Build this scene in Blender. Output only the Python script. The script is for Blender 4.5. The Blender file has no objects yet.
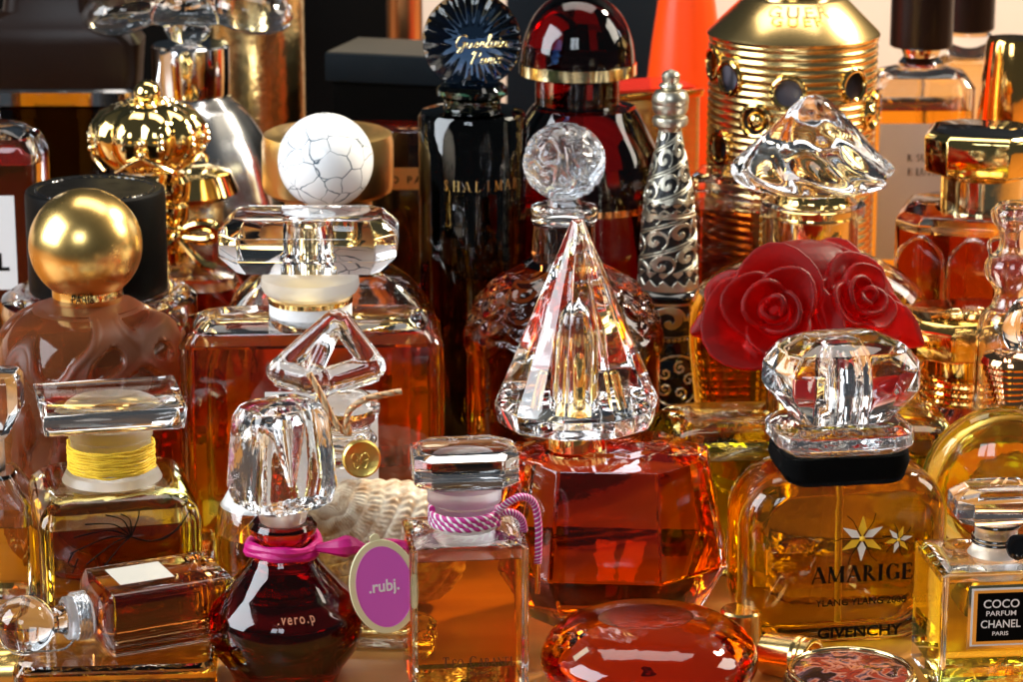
import bpy, bmesh, math, random
from mathutils import Vector, Matrix, noise
# units: 1 unit = 1 cm
SC = bpy.context.scene
SC.unit_settings.scale_length = 0.01
COL = SC.collection
PI = math.pi
random.seed(4)
R = math.radians

# ------------------------------------------------------------------ camera
CAM = Vector((0, -80, 32.6)); PITCH = R(15); FPX = 1024*100/36
cd = bpy.data.cameras.new('camera'); cam = bpy.data.objects.new('camera', cd); COL.objects.link(cam)
cam.location = CAM; cam.rotation_euler = (PI/2-PITCH, 0, 0)
cd.lens = 100; cd.sensor_width = 36; cd.clip_start = 1; cd.clip_end = 2000
cd.dof.use_dof = True; cd.dof.focus_distance = 88; cd.dof.aperture_fstop = 0.27
SC.camera = cam
# ------------------------------------------------------------------ world and lamps
W = bpy.data.worlds.new('World'); SC.world = W; W.use_nodes = True
bg = W.node_tree.nodes['Background']; bg.inputs[0].default_value = (.8, .9, 1, 1); bg.inputs[1].default_value = .055

def area_lamp(name, loc, aim, sx, sy, radiance, color):
    d = bpy.data.lights.new(name, 'AREA'); d.shape = 'RECTANGLE'; d.size = sx; d.size_y = sy
    d.energy = radiance*PI*sx*sy; d.color = color
    o = bpy.data.objects.new(name, d); COL.objects.link(o); o.location = loc
    o.rotation_euler = (Vector(aim)-Vector(loc)).to_track_quat('-Z', 'Y').to_euler()
    return o
# two panes of the window behind the photographer, a side window, a far window, plus added sun and top lamps
area_lamp('window_pane', (-44, -165, 105), (0, 10, 6), 26, 58, 8, (.82, .91, 1))
area_lamp('window_pane', (-12, -170, 105), (0, 10, 6), 26, 58, 8, (.84, .92, 1))
area_lamp('side_window', (-120, -25, 70), (0, 12, 6), 90, 90, 10, (.88, .94, 1))
area_lamp('side_window', (120, 35, 75), (0, 12, 6), 50, 56, 9, (1, .9, .76))
area_lamp('added_sun_lamp', (75, 62, 92), (0, 12, 4), 13, 13, 430, (1, .86, .66))  # small warm lamp added as sunlight, for crisp highlights and contrast
area_lamp('added_top_lamp', (5, 45, 115), (0, 16, 2), 95, 45, 3.8, (1, .93, .84))  # overhead lamp added to make the liquids glow from above

SC.view_settings.view_transform = 'Standard'; SC.view_settings.look = 'None'
SC.view_settings.exposure = .25; SC.view_settings.gamma = 1
cy = SC.cycles
cy.max_bounces = 36; cy.transmission_bounces = 32; cy.glossy_bounces = 12; cy.diffuse_bounces = 4
cy.transparent_max_bounces = 8; cy.sample_clamp_indirect = 12; cy.sample_clamp_direct = 0
cy.caustics_reflective = True; cy.caustics_refractive = True; cy.blur_glossy = .3
cy.use_denoising = True; cy.use_adaptive_sampling = True; cy.adaptive_threshold = .012

# ------------------------------------------------------------------ pixel helper (where a thing stands on the table)
fwd = Vector((0, math.cos(PITCH), -math.sin(PITCH))); upv = Vector((0, math.sin(PITCH), math.cos(PITCH)))
def at(px, py, Y):
    d = fwd + Vector((1, 0, 0))*((px-512)/FPX) - upv*((py-341.5)/FPX)
    return CAM + d*((Y-CAM.y)/d.y)
class Spot:
    """a standing place: x from a column of the photo, sizes from its scale there"""
    def __init__(s, px, py, Y):
        v = at(px, py, Y); s.x = v.x; s.Y = Y; s.px = px
        s.k = (v-CAM).dot(fwd)/FPX
    def z(s, py, dy=0): return at(s.px, py, s.Y+dy).z
    def c(s, n): return n*s.k
    def pr(s, lst): return [(s.c(h), s.z(y)) for h, y in lst]

# ------------------------------------------------------------------ materials
MATS = {}
def new_mat(name):
    m = bpy.data.materials.new(name); m.use_nodes = True; MATS[name] = m
    nt = m.node_tree; return m, nt, nt.nodes['Principled BSDF']
def bump(nt, b, scale, strength, dist=.05, kind='noise', detail=3):
    tc = nt.nodes.new('ShaderNodeTexCoord')
    if kind == 'voronoi':
        t = nt.nodes.new('ShaderNodeTexVoronoi'); t.feature = 'SMOOTH_F1'; out = t.outputs['Distance']
    else:
        t = nt.nodes.new('ShaderNodeTexNoise'); t.inputs['Detail'].default_value = detail; out = t.outputs['Fac']
    t.inputs['Scale'].default_value = scale
    nt.links.new(tc.outputs['Object'], t.inputs['Vector'])
    bn = nt.nodes.new('ShaderNodeBump'); bn.inputs['Strength'].default_value = strength; bn.inputs['Distance'].default_value = dist
    nt.links.new(out, bn.inputs['Height']); nt.links.new(bn.outputs[0], b.inputs['Normal'])
def plain(name, col, rough=.5, metal=0, coat=0, bmp=None, spec=.5):
    m, nt, b = new_mat(name)
    b.inputs['Base Color'].default_value = (*col, 1); b.inputs['Roughness'].default_value = rough
    b.inputs['Metallic'].default_value = metal; b.inputs['Coat Weight'].default_value = coat
    b.inputs['Specular IOR Level'].default_value = spec
    if bmp: bump(nt, b, *bmp)
    return m
def absorb(nt, T, L):
    c = [-math.log(max(t, 1e-4))/L for t in T]; d = max(c)
    v = nt.nodes.new('ShaderNodeVolumeAbsorption')
    v.inputs['Color'].default_value = (*[1-x/d for x in c], 1); v.inputs['Density'].default_value = d
    nt.links.new(v.outputs[0], nt.nodes['Material Output'].inputs['Volume'])
def smudged(nt, b, lo, hi, scale=.8):
    tc = nt.nodes.new('ShaderNodeTexCoord'); t = nt.nodes.new('ShaderNodeTexNoise'); t.inputs['Scale'].default_value = scale; t.inputs['Detail'].default_value = 8; t.inputs['Roughness'].default_value = .7
    mr = nt.nodes.new('ShaderNodeMapRange'); mr.inputs[1].default_value = .5; mr.inputs[2].default_value = .72; mr.inputs[3].default_value = lo; mr.inputs[4].default_value = hi
    nt.links.new(tc.outputs['Object'], t.inputs['Vector']); nt.links.new(t.outputs['Fac'], mr.inputs[0]); nt.links.new(mr.outputs[0], b.inputs['Roughness'])
def glass(name, T=None, L=2, rough=0.0, ior=1.5, bmp=(.9, .25, .03), col=(1, 1, 1), smudge=0):
    m, nt, b = new_mat(name)
    b.inputs['Base Color'].default_value = (*col, 1); b.inputs['Roughness'].default_value = rough
    b.inputs['Transmission Weight'].default_value = 1; b.inputs['IOR'].default_value = ior
    if T: absorb(nt, T, L)
    if smudge: smudged(nt, b, rough, rough+smudge)
    if bmp: bump(nt, b, *bmp)
    return m
def liquid(name, T, L=3):
    return glass(name, T, L, 0.0, .9, None)

glass('clear_glass', smudge=.05); glass('crystal', ior=1.54, bmp=None, smudge=.04)
glass('wavy_crystal', ior=1.52, bmp=(1.1, .45, .08), smudge=.06)
glass('frosted_glass', rough=.38, bmp=(9, .1, .01)); plain('frosted_white', (.8, .8, .78), .35)
glass('green_glass', (.82, .85, .6), 3); glass('yellow_glass', (.86, .8, .45), 3)
glass('smoke_glass', (.5, .42, .3), 3)
glass('blue_glass', (.006, .03, .14), .8, ior=1.5)
glass('black_green_glass', (.03, .07, .05), 2.0)
glass('ruby_glass', (.30, .003, .008), 2.0); glass('plum_glass', (.42, .012, .06), 2.6); glass('garnet_glass', (.55, .03, .012), 1.6)
glass('brown_glass', (.8, .52, .22), 3.6); glass('dark_brown_glass', (.2, .06, .015), 2.4)
glass('amber_glass', (.8, .4, .08), 3); glass('orange_glass', (.88, .25, .015), 3.6, bmp=(.7, .5, .1))
glass('frosted_brown', None, 3.0, rough=.4, bmp=(14, .12, .01), col=(.42, .125, .04), ior=1.34); glass('frosted_amber', None, 3, rough=.14, bmp=(4, .9, .12), col=(.72, .34, .1), ior=1.3)
liquid('amber_liquid', (.97, .5, .025)); liquid('deep_amber_liquid', (.9, .33, .012)); liquid('orange_liquid', (.99, .62, .02)); liquid('red_liquid', (.98, .22, .003), 4.2)
liquid('yellow_liquid', (.97, .78, .08)); liquid('pale_liquid', (.97, .74, .06), 4); liquid('cognac_liquid', (.92, .37, .01), 4.2); liquid('green_liquid', (.82, .84, .06))
liquid('dark_red_liquid', (.5, .02, .008), 3); liquid('brown_liquid', (.56, .12, .012), 3); liquid('umber_liquid', (.5, .17, .045), 3); liquid('tea_liquid', (.9, .4, .04), 3)
plain('gold', (.93, .66, .24), .09, 1); plain('pale_gold', (.92, .76, .42), .12, 1); plain('matte_gold', (.95, .62, .2), .27, 1)
plain('orange_gold', (.95, .55, .16), .12, 1); plain('rose_gold', (.93, .5, .24), .1, 1)
plain('gold_leaf', (.85, .55, .2), .32, 1, bmp=(3, .35, .04)); plain('foil_gold', (.8, .62, .3), .24, 1, bmp=(2.2, .6, .08))
plain('silver', (.82, .83, .85), .07, 1); plain('old_silver', (.6, .56, .45), .33, 1, bmp=(10, .12, .02)); plain('dark_niello', (.012, .012, .012), .3)
plain('black_matte', (.002, .002, .002), .55, bmp=(30, .1, .01), spec=.1); plain('black_gloss', (.006, .006, .007), .1, coat=.3); plain('black_cloth', (.0015, .0015, .0015), .95, spec=.1)
plain('white_paper', (.82, .82, .82), .6); plain('grey_paper', (.42, .38, .35), .6); plain('silver_paper', (.62, .63, .6), .35, .4)
plain('ink', (.004, .0035, .003), .6, spec=.1); plain('gold_ink', (.9, .68, .28), .25, 1); plain('white_ink', (.85, .85, .85), .5); plain('brown_ink', (.09, .03, .01), .5)
plain('yellow_thread', (.85, .55, .03), .5, bmp=(12, .5, .05)); plain('silver_thread', (.8, .82, .85), .22, .9, bmp=(9, .8, .06))
plain('magenta_silk', (.5, .003, .17), .4, bmp=(14, .4, .04)); plain('magenta_cord', (.5, .02, .24), .5); plain('white_cord', (.85, .82, .84), .5)
plain('card_rim', (.78, .74, .45), .35); plain('purple_card', (.68, .12, .6), .4, bmp=(16, .05, .01)); plain('hemp', (.5, .33, .18), .7); plain('seal_gold', (.85, .62, .16), .28, 1, bmp=(7, .25, .04))
plain('orange_lacquer', (.9, .065, .004), .32, spec=.3); plain('yellow_petal', (.9, .55, .03), .5); plain('white_petal', (.85, .84, .8), .5)
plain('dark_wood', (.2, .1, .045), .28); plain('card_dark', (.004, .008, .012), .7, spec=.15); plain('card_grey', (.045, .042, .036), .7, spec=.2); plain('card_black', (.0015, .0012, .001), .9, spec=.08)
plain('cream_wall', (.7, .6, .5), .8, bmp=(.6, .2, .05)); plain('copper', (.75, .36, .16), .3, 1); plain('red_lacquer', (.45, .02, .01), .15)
plain('dark_brown_cap', (.012, .005, .003), .3, spec=.18)

for n_, lo_, hi_ in (('gold', .06, .2), ('pale_gold', .1, .24), ('orange_gold', .08, .24), ('matte_gold', .25, .3), ('silver', .05, .18), ('black_gloss', .08, .25), ('black_matte', .5, .7)):
    smudged(MATS[n_].node_tree, MATS[n_].node_tree.nodes['Principled BSDF'], lo_, hi_, 1.1)
plain('satin_gold', (.95, .66, .26), .22, 1, bmp=(9, .05, .01)); plain('satin_silver', (.72, .73, .74), .17, 1); glass('frosted_crystal', rough=.13, ior=1.5, col=(.9, .95, 1), bmp=(6, .2, .02))
plain('lavender_gloss', (.2, .19, .24), .3)
def frost_mat():
    nt = MATS['frosted_brown'].node_tree; b = nt.nodes['Principled BSDF']; b.inputs['Transmission Weight'].default_value = .8
    at_ = nt.nodes.new('ShaderNodeAttribute'); at_.attribute_name = 'frost'
    mr = nt.nodes.new('ShaderNodeMapRange'); mr.inputs[3].default_value = .42; mr.inputs[4].default_value = .02
    nt.links.new(at_.outputs['Fac'], mr.inputs[0]); nt.links.new(mr.outputs[0], b.inputs['Roughness'])
frost_mat()
plain('bronze_ink', (.5, .2, .1), .5)
def crackle_mat():
    m, nt, b = new_mat('white_crackle')
    tc = nt.nodes.new('ShaderNodeTexCoord'); ns = nt.nodes.new('ShaderNodeTexNoise'); ns.inputs['Scale'].default_value = 1.4
    mx = nt.nodes.new('ShaderNodeMixRGB'); mx.inputs[0].default_value = .22
    vo = nt.nodes.new('ShaderNodeTexVoronoi'); vo.feature = 'DISTANCE_TO_EDGE'; vo.inputs['Scale'].default_value = 1.6
    rp = nt.nodes.new('ShaderNodeValToRGB'); rp.color_ramp.elements[0].position = .01; rp.color_ramp.elements[1].position = .026
    rp.color_ramp.elements[0].color = (.05, .09, .13, 1); rp.color_ramp.elements[1].color = (.93, .94, .95, 1)
    L = nt.links.new
    L(tc.outputs['Object'], ns.inputs['Vector']); L(tc.outputs['Object'], mx.inputs[1]); L(ns.outputs['Color'], mx.inputs[2])
    L(mx.outputs[0], vo.inputs['Vector']); n2 = nt.nodes.new('ShaderNodeTexNoise'); n2.inputs['Scale'].default_value = 1.1
    ma = nt.nodes.new('ShaderNodeMath'); ma.operation = 'MULTIPLY_ADD'; ma.inputs[1].default_value = .05; L(tc.outputs['Object'], n2.inputs['Vector']); L(n2.outputs['Fac'], ma.inputs[0])
    m3 = nt.nodes.new('ShaderNodeMath'); m3.operation = 'ADD'; m3.inputs[1].default_value = -.022; L(vo.outputs['Distance'], m3.inputs[0]); L(m3.outputs[0], ma.inputs[2]); L(ma.outputs[0], rp.inputs[0]); L(rp.outputs[0], b.inputs['Base Color'])
    b.inputs['Roughness'].default_value = .18
crackle_mat()
def rose_mat():
    m, nt, b = new_mat('rose_glass')
    b.inputs['Base Color'].default_value = (.66, .018, .013, 1); b.inputs['Roughness'].default_value = .5
    b.inputs['Transmission Weight'].default_value = .94; b.inputs['IOR'].default_value = 1.28
    absorb(nt, (.85, .03, .022), 1.1)
    bump(nt, b, 7, .08, .02)
rose_mat()
def shell_mat():
    m, nt, b = new_mat('shell_glass')
    tc = nt.nodes.new('ShaderNodeTexCoord'); ns = nt.nodes.new('ShaderNodeTexNoise'); ns.inputs['Scale'].default_value = 3.2; ns.inputs['Detail'].default_value = 5
    rp = nt.nodes.new('ShaderNodeValToRGB'); rp.color_ramp.elements[0].position = .35; rp.color_ramp.elements[1].position = .62
    rp.color_ramp.elements[0].color = (.48, .3, .16, 1); rp.color_ramp.elements[1].color = (.85, .74, .56, 1)
    nt.links.new(tc.outputs['Object'], ns.inputs['Vector']); nt.links.new(ns.outputs['Fac'], rp.inputs[0]); nt.links.new(rp.outputs[0], b.inputs['Base Color'])
    b.inputs['Roughness'].default_value = .35; b.inputs['Transmission Weight'].default_value = .12; b.inputs['IOR'].default_value = 1.4
shell_mat()
def painting_mat():
    m, nt, b = new_mat('porcelain_painting')
    tc = nt.nodes.new('ShaderNodeTexCoord'); ns = nt.nodes.new('ShaderNodeTexNoise'); ns.inputs['Scale'].default_value = 1.5; ns.inputs['Detail'].default_value = 4; ns.inputs['Distortion'].default_value = 1.2
    rp = nt.nodes.new('ShaderNodeValToRGB'); cr = rp.color_ramp
    cr.elements[0].position = .3; cr.elements[0].color = (.03, .012, .012, 1); cr.elements[1].position = .42; cr.elements[1].color = (.2, .025, .012, 1)
    for p, c in ((.46, (.12, .02, .01)), (.51, (.34, .13, .08)), (.55, (.1, .05, .06)), (.6, (.02, .008, .005))):
        e = cr.elements.new(p); e.color = (*c, 1)
    nt.links.new(tc.outputs['Object'], ns.inputs['Vector']); nt.links.new(ns.outputs['Fac'], rp.inputs[0]); nt.links.new(rp.outputs[0], b.inputs['Base Color'])
    b.inputs['Roughness'].default_value = .12
painting_mat()
def wood_mat():
    nt = MATS['dark_wood'].node_tree; b = nt.nodes['Principled BSDF']
    tc = nt.nodes.new('ShaderNodeTexCoord'); mp = nt.nodes.new('ShaderNodeMapping'); mp.inputs['Scale'].default_value = (.06, .8, .8)
    ns = nt.nodes.new('ShaderNodeTexNoise'); ns.inputs['Scale'].default_value = 1.2; ns.inputs['Detail'].default_value = 6
    rp = nt.nodes.new('ShaderNodeValToRGB'); rp.color_ramp.elements[0].color = (.26, .1, .02, 1); rp.color_ramp.elements[1].color = (.46, .22, .05, 1)
    L = nt.links.new; L(tc.outputs['Object'], mp.inputs[0]); L(mp.outputs[0], ns.inputs['Vector']); L(ns.outputs['Fac'], rp.inputs[0]); L(rp.outputs[0], b.inputs['Base Color'])
wood_mat()

# ------------------------------------------------------------------ mesh helpers
def fin(bm):
    bmesh.ops.recalc_face_normals(bm, faces=bm.faces[:]); return bm
def flip(bm):
    bmesh.ops.reverse_faces(bm, faces=bm.faces[:]); return bm
def join(*bms):
    out = bmesh.new()
    for b in bms:
        me = bpy.data.meshes.new('tmp'); b.to_mesh(me); b.free(); out.from_mesh(me); bpy.data.meshes.remove(me)
    return out
def xf(bm, M):
    bmesh.ops.transform(bm, matrix=M, verts=bm.verts[:]); return bm
def mv(bm, x=0, y=0, z=0, rx=0, ry=0, rz=0, s=1):
    return xf(bm, Matrix.Translation((x, y, z)) @ Matrix.Rotation(rz, 4, 'Z') @ Matrix.Rotation(ry, 4, 'Y') @ Matrix.Rotation(rx, 4, 'X') @ Matrix.Scale(s, 4))
def bev(bm, w, seg=2, ang=22):
    es = [e for e in bm.edges if len(e.link_faces) == 2 and e.calc_face_angle(0) > R(ang)]
    bmesh.ops.bevel(bm, geom=es, offset=w, segments=seg, affect='EDGES', profile=.5, clamp_overlap=True); return bm
def obj(name, bm, mat, parent=None, loc=None, rot=None, sharp=32, sub=0, mats=None):
    for f in bm.faces: f.smooth = True
    for e in bm.edges:
        if len(e.link_faces) == 2 and e.calc_face_angle(0) > R(sharp): e.smooth = False
    me = bpy.data.meshes.new(name); bm.to_mesh(me); bm.free()
    for mm in (mats or [mat]): me.materials.append(MATS[mm])
    o = bpy.data.objects.new(name, me); COL.objects.link(o)
    if parent: o.parent = parent
    if loc: o.location = loc
    if rot: o.rotation_euler = rot
    if sub:
        md = o.modifiers.new('smooth', 'SUBSURF'); md.levels = sub; md.render_levels = sub
    return o
GROUP = 'perfume bottles crowded on the table'
def thing(name, label, cat, loc, rz=0, group=GROUP, rot=None):
    o = bpy.data.objects.new(name, None); COL.objects.link(o); o.location = loc
    o.rotation_euler = rot or (0, 0, rz); o.empty_display_size = 1
    o['label'] = label; o['category'] = cat
    if group: o['group'] = group
    return o
def bottle(sp, label, rz=0, cat='perfume bottle'):
    return thing('perfume_bottle', label, cat, (sp.x, sp.Y, .004), rz)
def rrect(hx, hy, r, cs):
    r = max(min(r, hx*.999, hy*.999), 1e-4); pts = []
    for cx, cy_, a0 in ((hx-r, hy-r, 0), (-hx+r, hy-r, 90), (-hx+r, -hy+r, 180), (hx-r, -hy+r, 270)):
        for i in range(cs+1):
            a = R(a0+90*i/cs); pts.append((cx+r*math.cos(a), cy_+r*math.sin(a)))
    return pts
def loft(secs, cs=6, axis='z', zc=0):
    """secs: (t, half x, half y, corner radius[, dx, dy]); axis z stacks upwards, axis y stacks front to back"""
    bm = bmesh.new(); rings = []
    for s in secs:
        t, hx, hy, r = s[:4]; dx, dy = (s[4:6] if len(s) > 4 else (0, 0))
        ring = []
        for x, y in rrect(hx, hy, r, cs):
            ring.append(bm.verts.new((x+dx, y+dy, t) if axis == 'z' else (x+dx, t, y+dy+zc)))
        rings.append(ring)
    n = len(rings[0])
    for a, b in zip(rings, rings[1:]):
        for i in range(n): bm.faces.new((a[i], a[(i+1) % n], b[(i+1) % n], b[i]))
    bm.faces.new(rings[0][::-1]); bm.faces.new(rings[-1])
    bmesh.ops.remove_doubles(bm, verts=bm.verts[:], dist=1e-5)
    return fin(bm)
def sec_at(secs, t):
    for a, b in zip(secs, secs[1:]):
        if a[0] <= t <= b[0]:
            f = 0 if b[0] == a[0] else (t-a[0])/(b[0]-a[0])
            return [t]+[a[i]+(b[i]-a[i])*f for i in range(1, 4)]
    s = secs[0] if t < secs[0][0] else secs[-1]
    return [t]+list(s[1:4])
def inner(secs, wall, lo, hi):
    ts = [lo]+[s[0] for s in secs if lo+.02 < s[0] < hi-.02]+[hi]
    out = []
    for t in ts:
        s = sec_at(secs, t); out.append((t, max(s[1]-wall, .02), max(s[2]-wall, .02), max(s[3]-wall*.6, .01)))
    return out
def lathe(prof, seg=56, f=None, ph=0):
    bm = bmesh.new(); rings = []
    for k, (r, z) in enumerate(prof):
        if r < 1e-4: rings.append([bm.verts.new((0, 0, z))]); continue
        rings.append([bm.verts.new(((r*(f(2*PI*i/seg, k, i) if f else 1))*math.cos(2*PI*i/seg+ph), (r*(f(2*PI*i/seg, k, i) if f else 1))*math.sin(2*PI*i/seg+ph), z)) for i in range(seg)])
    for a, b in zip(rings, rings[1:]):
        if len(a) == 1 and len(b) == 1: continue
        for i in range(seg):
            j = (i+1) % seg
            if len(a) == 1: bm.faces.new((a[0], b[j], b[i]))
            elif len(b) == 1: bm.faces.new((a[i], a[j], b[0]))
            else: bm.faces.new((a[i], a[j], b[j], b[i]))
    if len(rings[0]) > 1: bm.faces.new(rings[0][::-1])
    if len(rings[-1]) > 1: bm.faces.new(rings[-1])
    return fin(bm)
def spline(pts, n=8):
    """Catmull-Rom through a lathe profile or path"""
    P = [Vector(p) for p in pts]; out = []
    for i in range(len(P)-1):
        p0, p1, p2, p3 = P[max(i-1, 0)], P[i], P[i+1], P[min(i+2, len(P)-1)]
        for k in range(n):
            t = k/n
            out.append(.5*((2*p1)+(p2-p0)*t+(2*p0-5*p1+4*p2-p3)*t*t+(3*p1-p0-3*p2+p3)*t**3))
    return out+[P[-1]]
def sph(r, seg=48, f=None, squash=1, n=None):
    n = n or seg//2
    prof = [(r*math.sin(PI*k/n), -r*squash*math.cos(PI*k/n)) for k in range(n+1)]; prof[0] = (0, -r*squash); prof[-1] = (0, r*squash)
    return lathe(prof, seg, f)
def torus(Rm, r, seg=48, s2=12, sx=1, sy=1):
    bm = bmesh.new(); g = []
    for i in range(seg):
        a = 2*PI*i/seg
        g.append([bm.verts.new(((Rm*sx+r*math.cos(2*PI*j/s2))*math.cos(a), (Rm*sy+r*math.cos(2*PI*j/s2))*math.sin(a), r*math.sin(2*PI*j/s2))) for j in range(s2)])
    for i in range(seg):
        for j in range(s2): bm.faces.new((g[i][j], g[(i+1) % seg][j], g[(i+1) % seg][(j+1) % s2], g[i][(j+1) % s2]))
    return fin(bm)
def box(sx, sy, sz, w=.04, x=0, y=0, z=0):
    bm = bmesh.new(); bmesh.ops.create_cube(bm, size=1)
    bmesh.ops.scale(bm, vec=(sx, sy, sz), verts=bm.verts[:])
    if w: bev(bm, w)
    return mv(fin(bm), x, y, z)
def sweep(path, rad, seg=10, closed=False, twist=0, stripes=0):
    """tube along a path; stripes>0 gives a two-colour twisted cord (material 0/1)"""
    bm = bmesh.new(); P = [Vector(p) for p in path]; n = len(P); rings = []; up = Vector((.13, .21, 1)).normalized()
    for i, p in enumerate(P):
        t = (P[(i+1) % n]-P[i-1]) if closed else (P[min(i+1, n-1)]-P[max(i-1, 0)])
        t.normalize(); a = up-t*up.dot(t)
        if a.length < 1e-3: a = Vector((1, 0, 0))
        a.normalize(); b = t.cross(a); up = a
        r = rad[i] if isinstance(rad, (list, tuple)) else rad
        rr = []
        for j in range(seg):
            an = 2*PI*j/seg+twist*i
            q = r*(1+(.16*abs(math.sin(an*0+2*PI*j/seg*stripes/2)) if stripes else 0))
            rr.append(bm.verts.new(p+a*math.cos(an)*q+b*math.sin(an)*q))
        rings.append(rr)
    m = n if closed else n-1
    for i in range(m):
        for j in range(seg):
            fc = bm.faces.new((rings[i][j], rings[i][(j+1) % seg], rings[(i+1) % n][(j+1) % seg], rings[(i+1) % n][j]))
            if stripes: fc.material_index = 1 if (j*stripes//2) % seg < seg//4 else 0
    if not closed: bm.faces.new(rings[0][::-1]); bm.faces.new(rings[-1])
    return fin(bm)
def text_bm(s, h, depth=.012, bold=0, shear=0, space=1.0, sx=1):
    cu = bpy.data.curves.new('t', 'FONT'); cu.body = s; cu.size = 1; cu.extrude = depth/2/h*.7; cu.offset = bold; cu.shear = shear
    cu.align_x = 'CENTER'; cu.space_character = space; cu.resolution_u = 4
    o = bpy.data.objects.new('t', cu); COL.objects.link(o); bpy.context.view_layer.update()
    me = bpy.data.meshes.new_from_object(o.evaluated_get(bpy.context.evaluated_depsgraph_get()))
    bm = bmesh.new(); bm.from_mesh(me); bpy.data.objects.remove(o); bpy.data.curves.remove(cu); bpy.data.meshes.remove(me)
    k = h/.7
    bmesh.ops.scale(bm, vec=(k*sx, k, k), verts=bm.verts[:])
    bmesh.ops.translate(bm, vec=(0, -h/2, 0), verts=bm.verts[:])
    return bm
def stand(bm, w=None):
    """lettering laid in XY turned upright, reading from -Y; optional target width"""
    if w:
        xs = [v.co.x for v in bm.verts]; k = w/(max(xs)-min(xs)); m = (max(xs)+min(xs))/2
        for v in bm.verts: v.co.x = (v.co.x-m)*k
    return mv(bm, rx=PI/2)
def wrap(bm, rad, a0=-PI/2):
    for v in bm.verts:
        a = a0+v.co.x/rad; r = rad-v.co.y
        v.co.x, v.co.y = r*math.cos(a), r*math.sin(a)
    return bm
# serif capitals: b = straight stroke (x0,y0,x1,y1,width), o = bowl (cx,cy,rx,ry,from,to,thick), s = serif (x,y,half length)
_T, _H = .15, .05
SER = {
 'A': (.78, [('b', .06, 0, .38, 1, _H), ('b', .72, 0, .38, 1, _T), ('b', .2, .34, .56, .34, _H), ('s', .06, 0, .1), ('s', .7, 0, .13)]),
 'B': (.66, [('b', .14, 0, .14, 1, _T), ('o', .2, .74, .3, .24, -90, 90, .13), ('o', .2, .26, .38, .26, -90, 90, .14), ('s', .14, 0, .14), ('s', .14, .97, .14)]),
 'C': (.74, [('o', .4, .5, .36, .52, 45, 315, .15), ('b', .66, .7, .66, .95, _H)]),
 'E': (.62, [('b', .14, 0, .14, 1, _T), ('b', .14, .97, .52, .97, _H), ('b', .14, .5, .44, .5, _H), ('b', .14, .025, .54, .025, _H), ('b', .52, .97, .52, .78, _H), ('b', .55, .03, .57, .24, _H), ('b', .44, .4, .44, .6, _H), ('s', .12, 0, .12), ('s', .12, .97, .12)]),
 'G': (.8, [('o', .4, .5, .36, .52, 45, 315, .15), ('b', .66, .7, .66, .95, _H), ('b', .66, .06, .66, .42, _T), ('s', .66, .42, .14)]),
 'H': (.8, [('b', .14, 0, .14, 1, _T), ('b', .64, 0, .64, 1, _T), ('b', .14, .5, .64, .5, _H), ('s', .14, 0, .14), ('s', .14, .97, .14), ('s', .64, 0, .14), ('s', .64, .97, .14)]),
 'I': (.34, [('b', .16, 0, .16, 1, _T), ('s', .16, 0, .15), ('s', .16, .97, .15)]),
 'L': (.6, [('b', .14, 0, .14, 1, _T), ('b', .14, .025, .52, .025, _H), ('b', .52, .02, .55, .26, _H), ('s', .14, 0, .14), ('s', .14, .97, .14)]),
 'M': (.96, [('b', .1, 0, .14, 1, _H), ('b', .14, 1, .46, .06, _T), ('b', .46, .06, .78, 1, _H), ('b', .8, 0, .78, 1, _T), ('s', .1, 0, .12), ('s', .8, 0, .14), ('s', .1, .97, .08), ('s', .82, .97, .08)]),
 'N': (.8, [('b', .12, 0, .12, 1, _H), ('b', .12, 1, .66, .03, _T), ('b', .66, 0, .66, 1, _H), ('s', .12, 0, .12), ('s', .08, .97, .1), ('s', .66, .97, .12)]),
 'O': (.82, [('o', .4, .5, .37, .52, 0, 360, .15)]),
 'R': (.72, [('b', .14, 0, .14, 1, _T), ('o', .2, .74, .3, .25, -90, 90, .14), ('b', .3, .48, .62, .02, _T), ('s', .14, 0, .14), ('s', .14, .97, .14), ('s', .64, 0, .1)]),
 'S': (.56, [('o', .27, .74, .2, .26, 20, 270, .12), ('o', .27, .26, .22, .26, -160, 90, .12)]),
 'T': (.7, [('b', .33, 0, .33, 1, _T), ('b', .02, .97, .64, .97, _H), ('b', .04, .97, .02, .76, _H), ('b', .62, .97, .64, .76, _H), ('s', .33, 0, .14)]),
 'U': (.78, [('b', .14, .3, .14, 1, _T), ('b', .62, .3, .62, 1, _H), ('o', .38, .3, .28, .3, 180, 360, .1), ('s', .14, .97, .14), ('s', .62, .97, .12)]),
 'P': (.64, [('b', .14, 0, .14, 1, _T), ('o', .2, .72, .32, .27, -90, 90, .14), ('s', .14, 0, .14), ('s', .14, .97, .14)]),
 ' ': (.4, [])}
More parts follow.
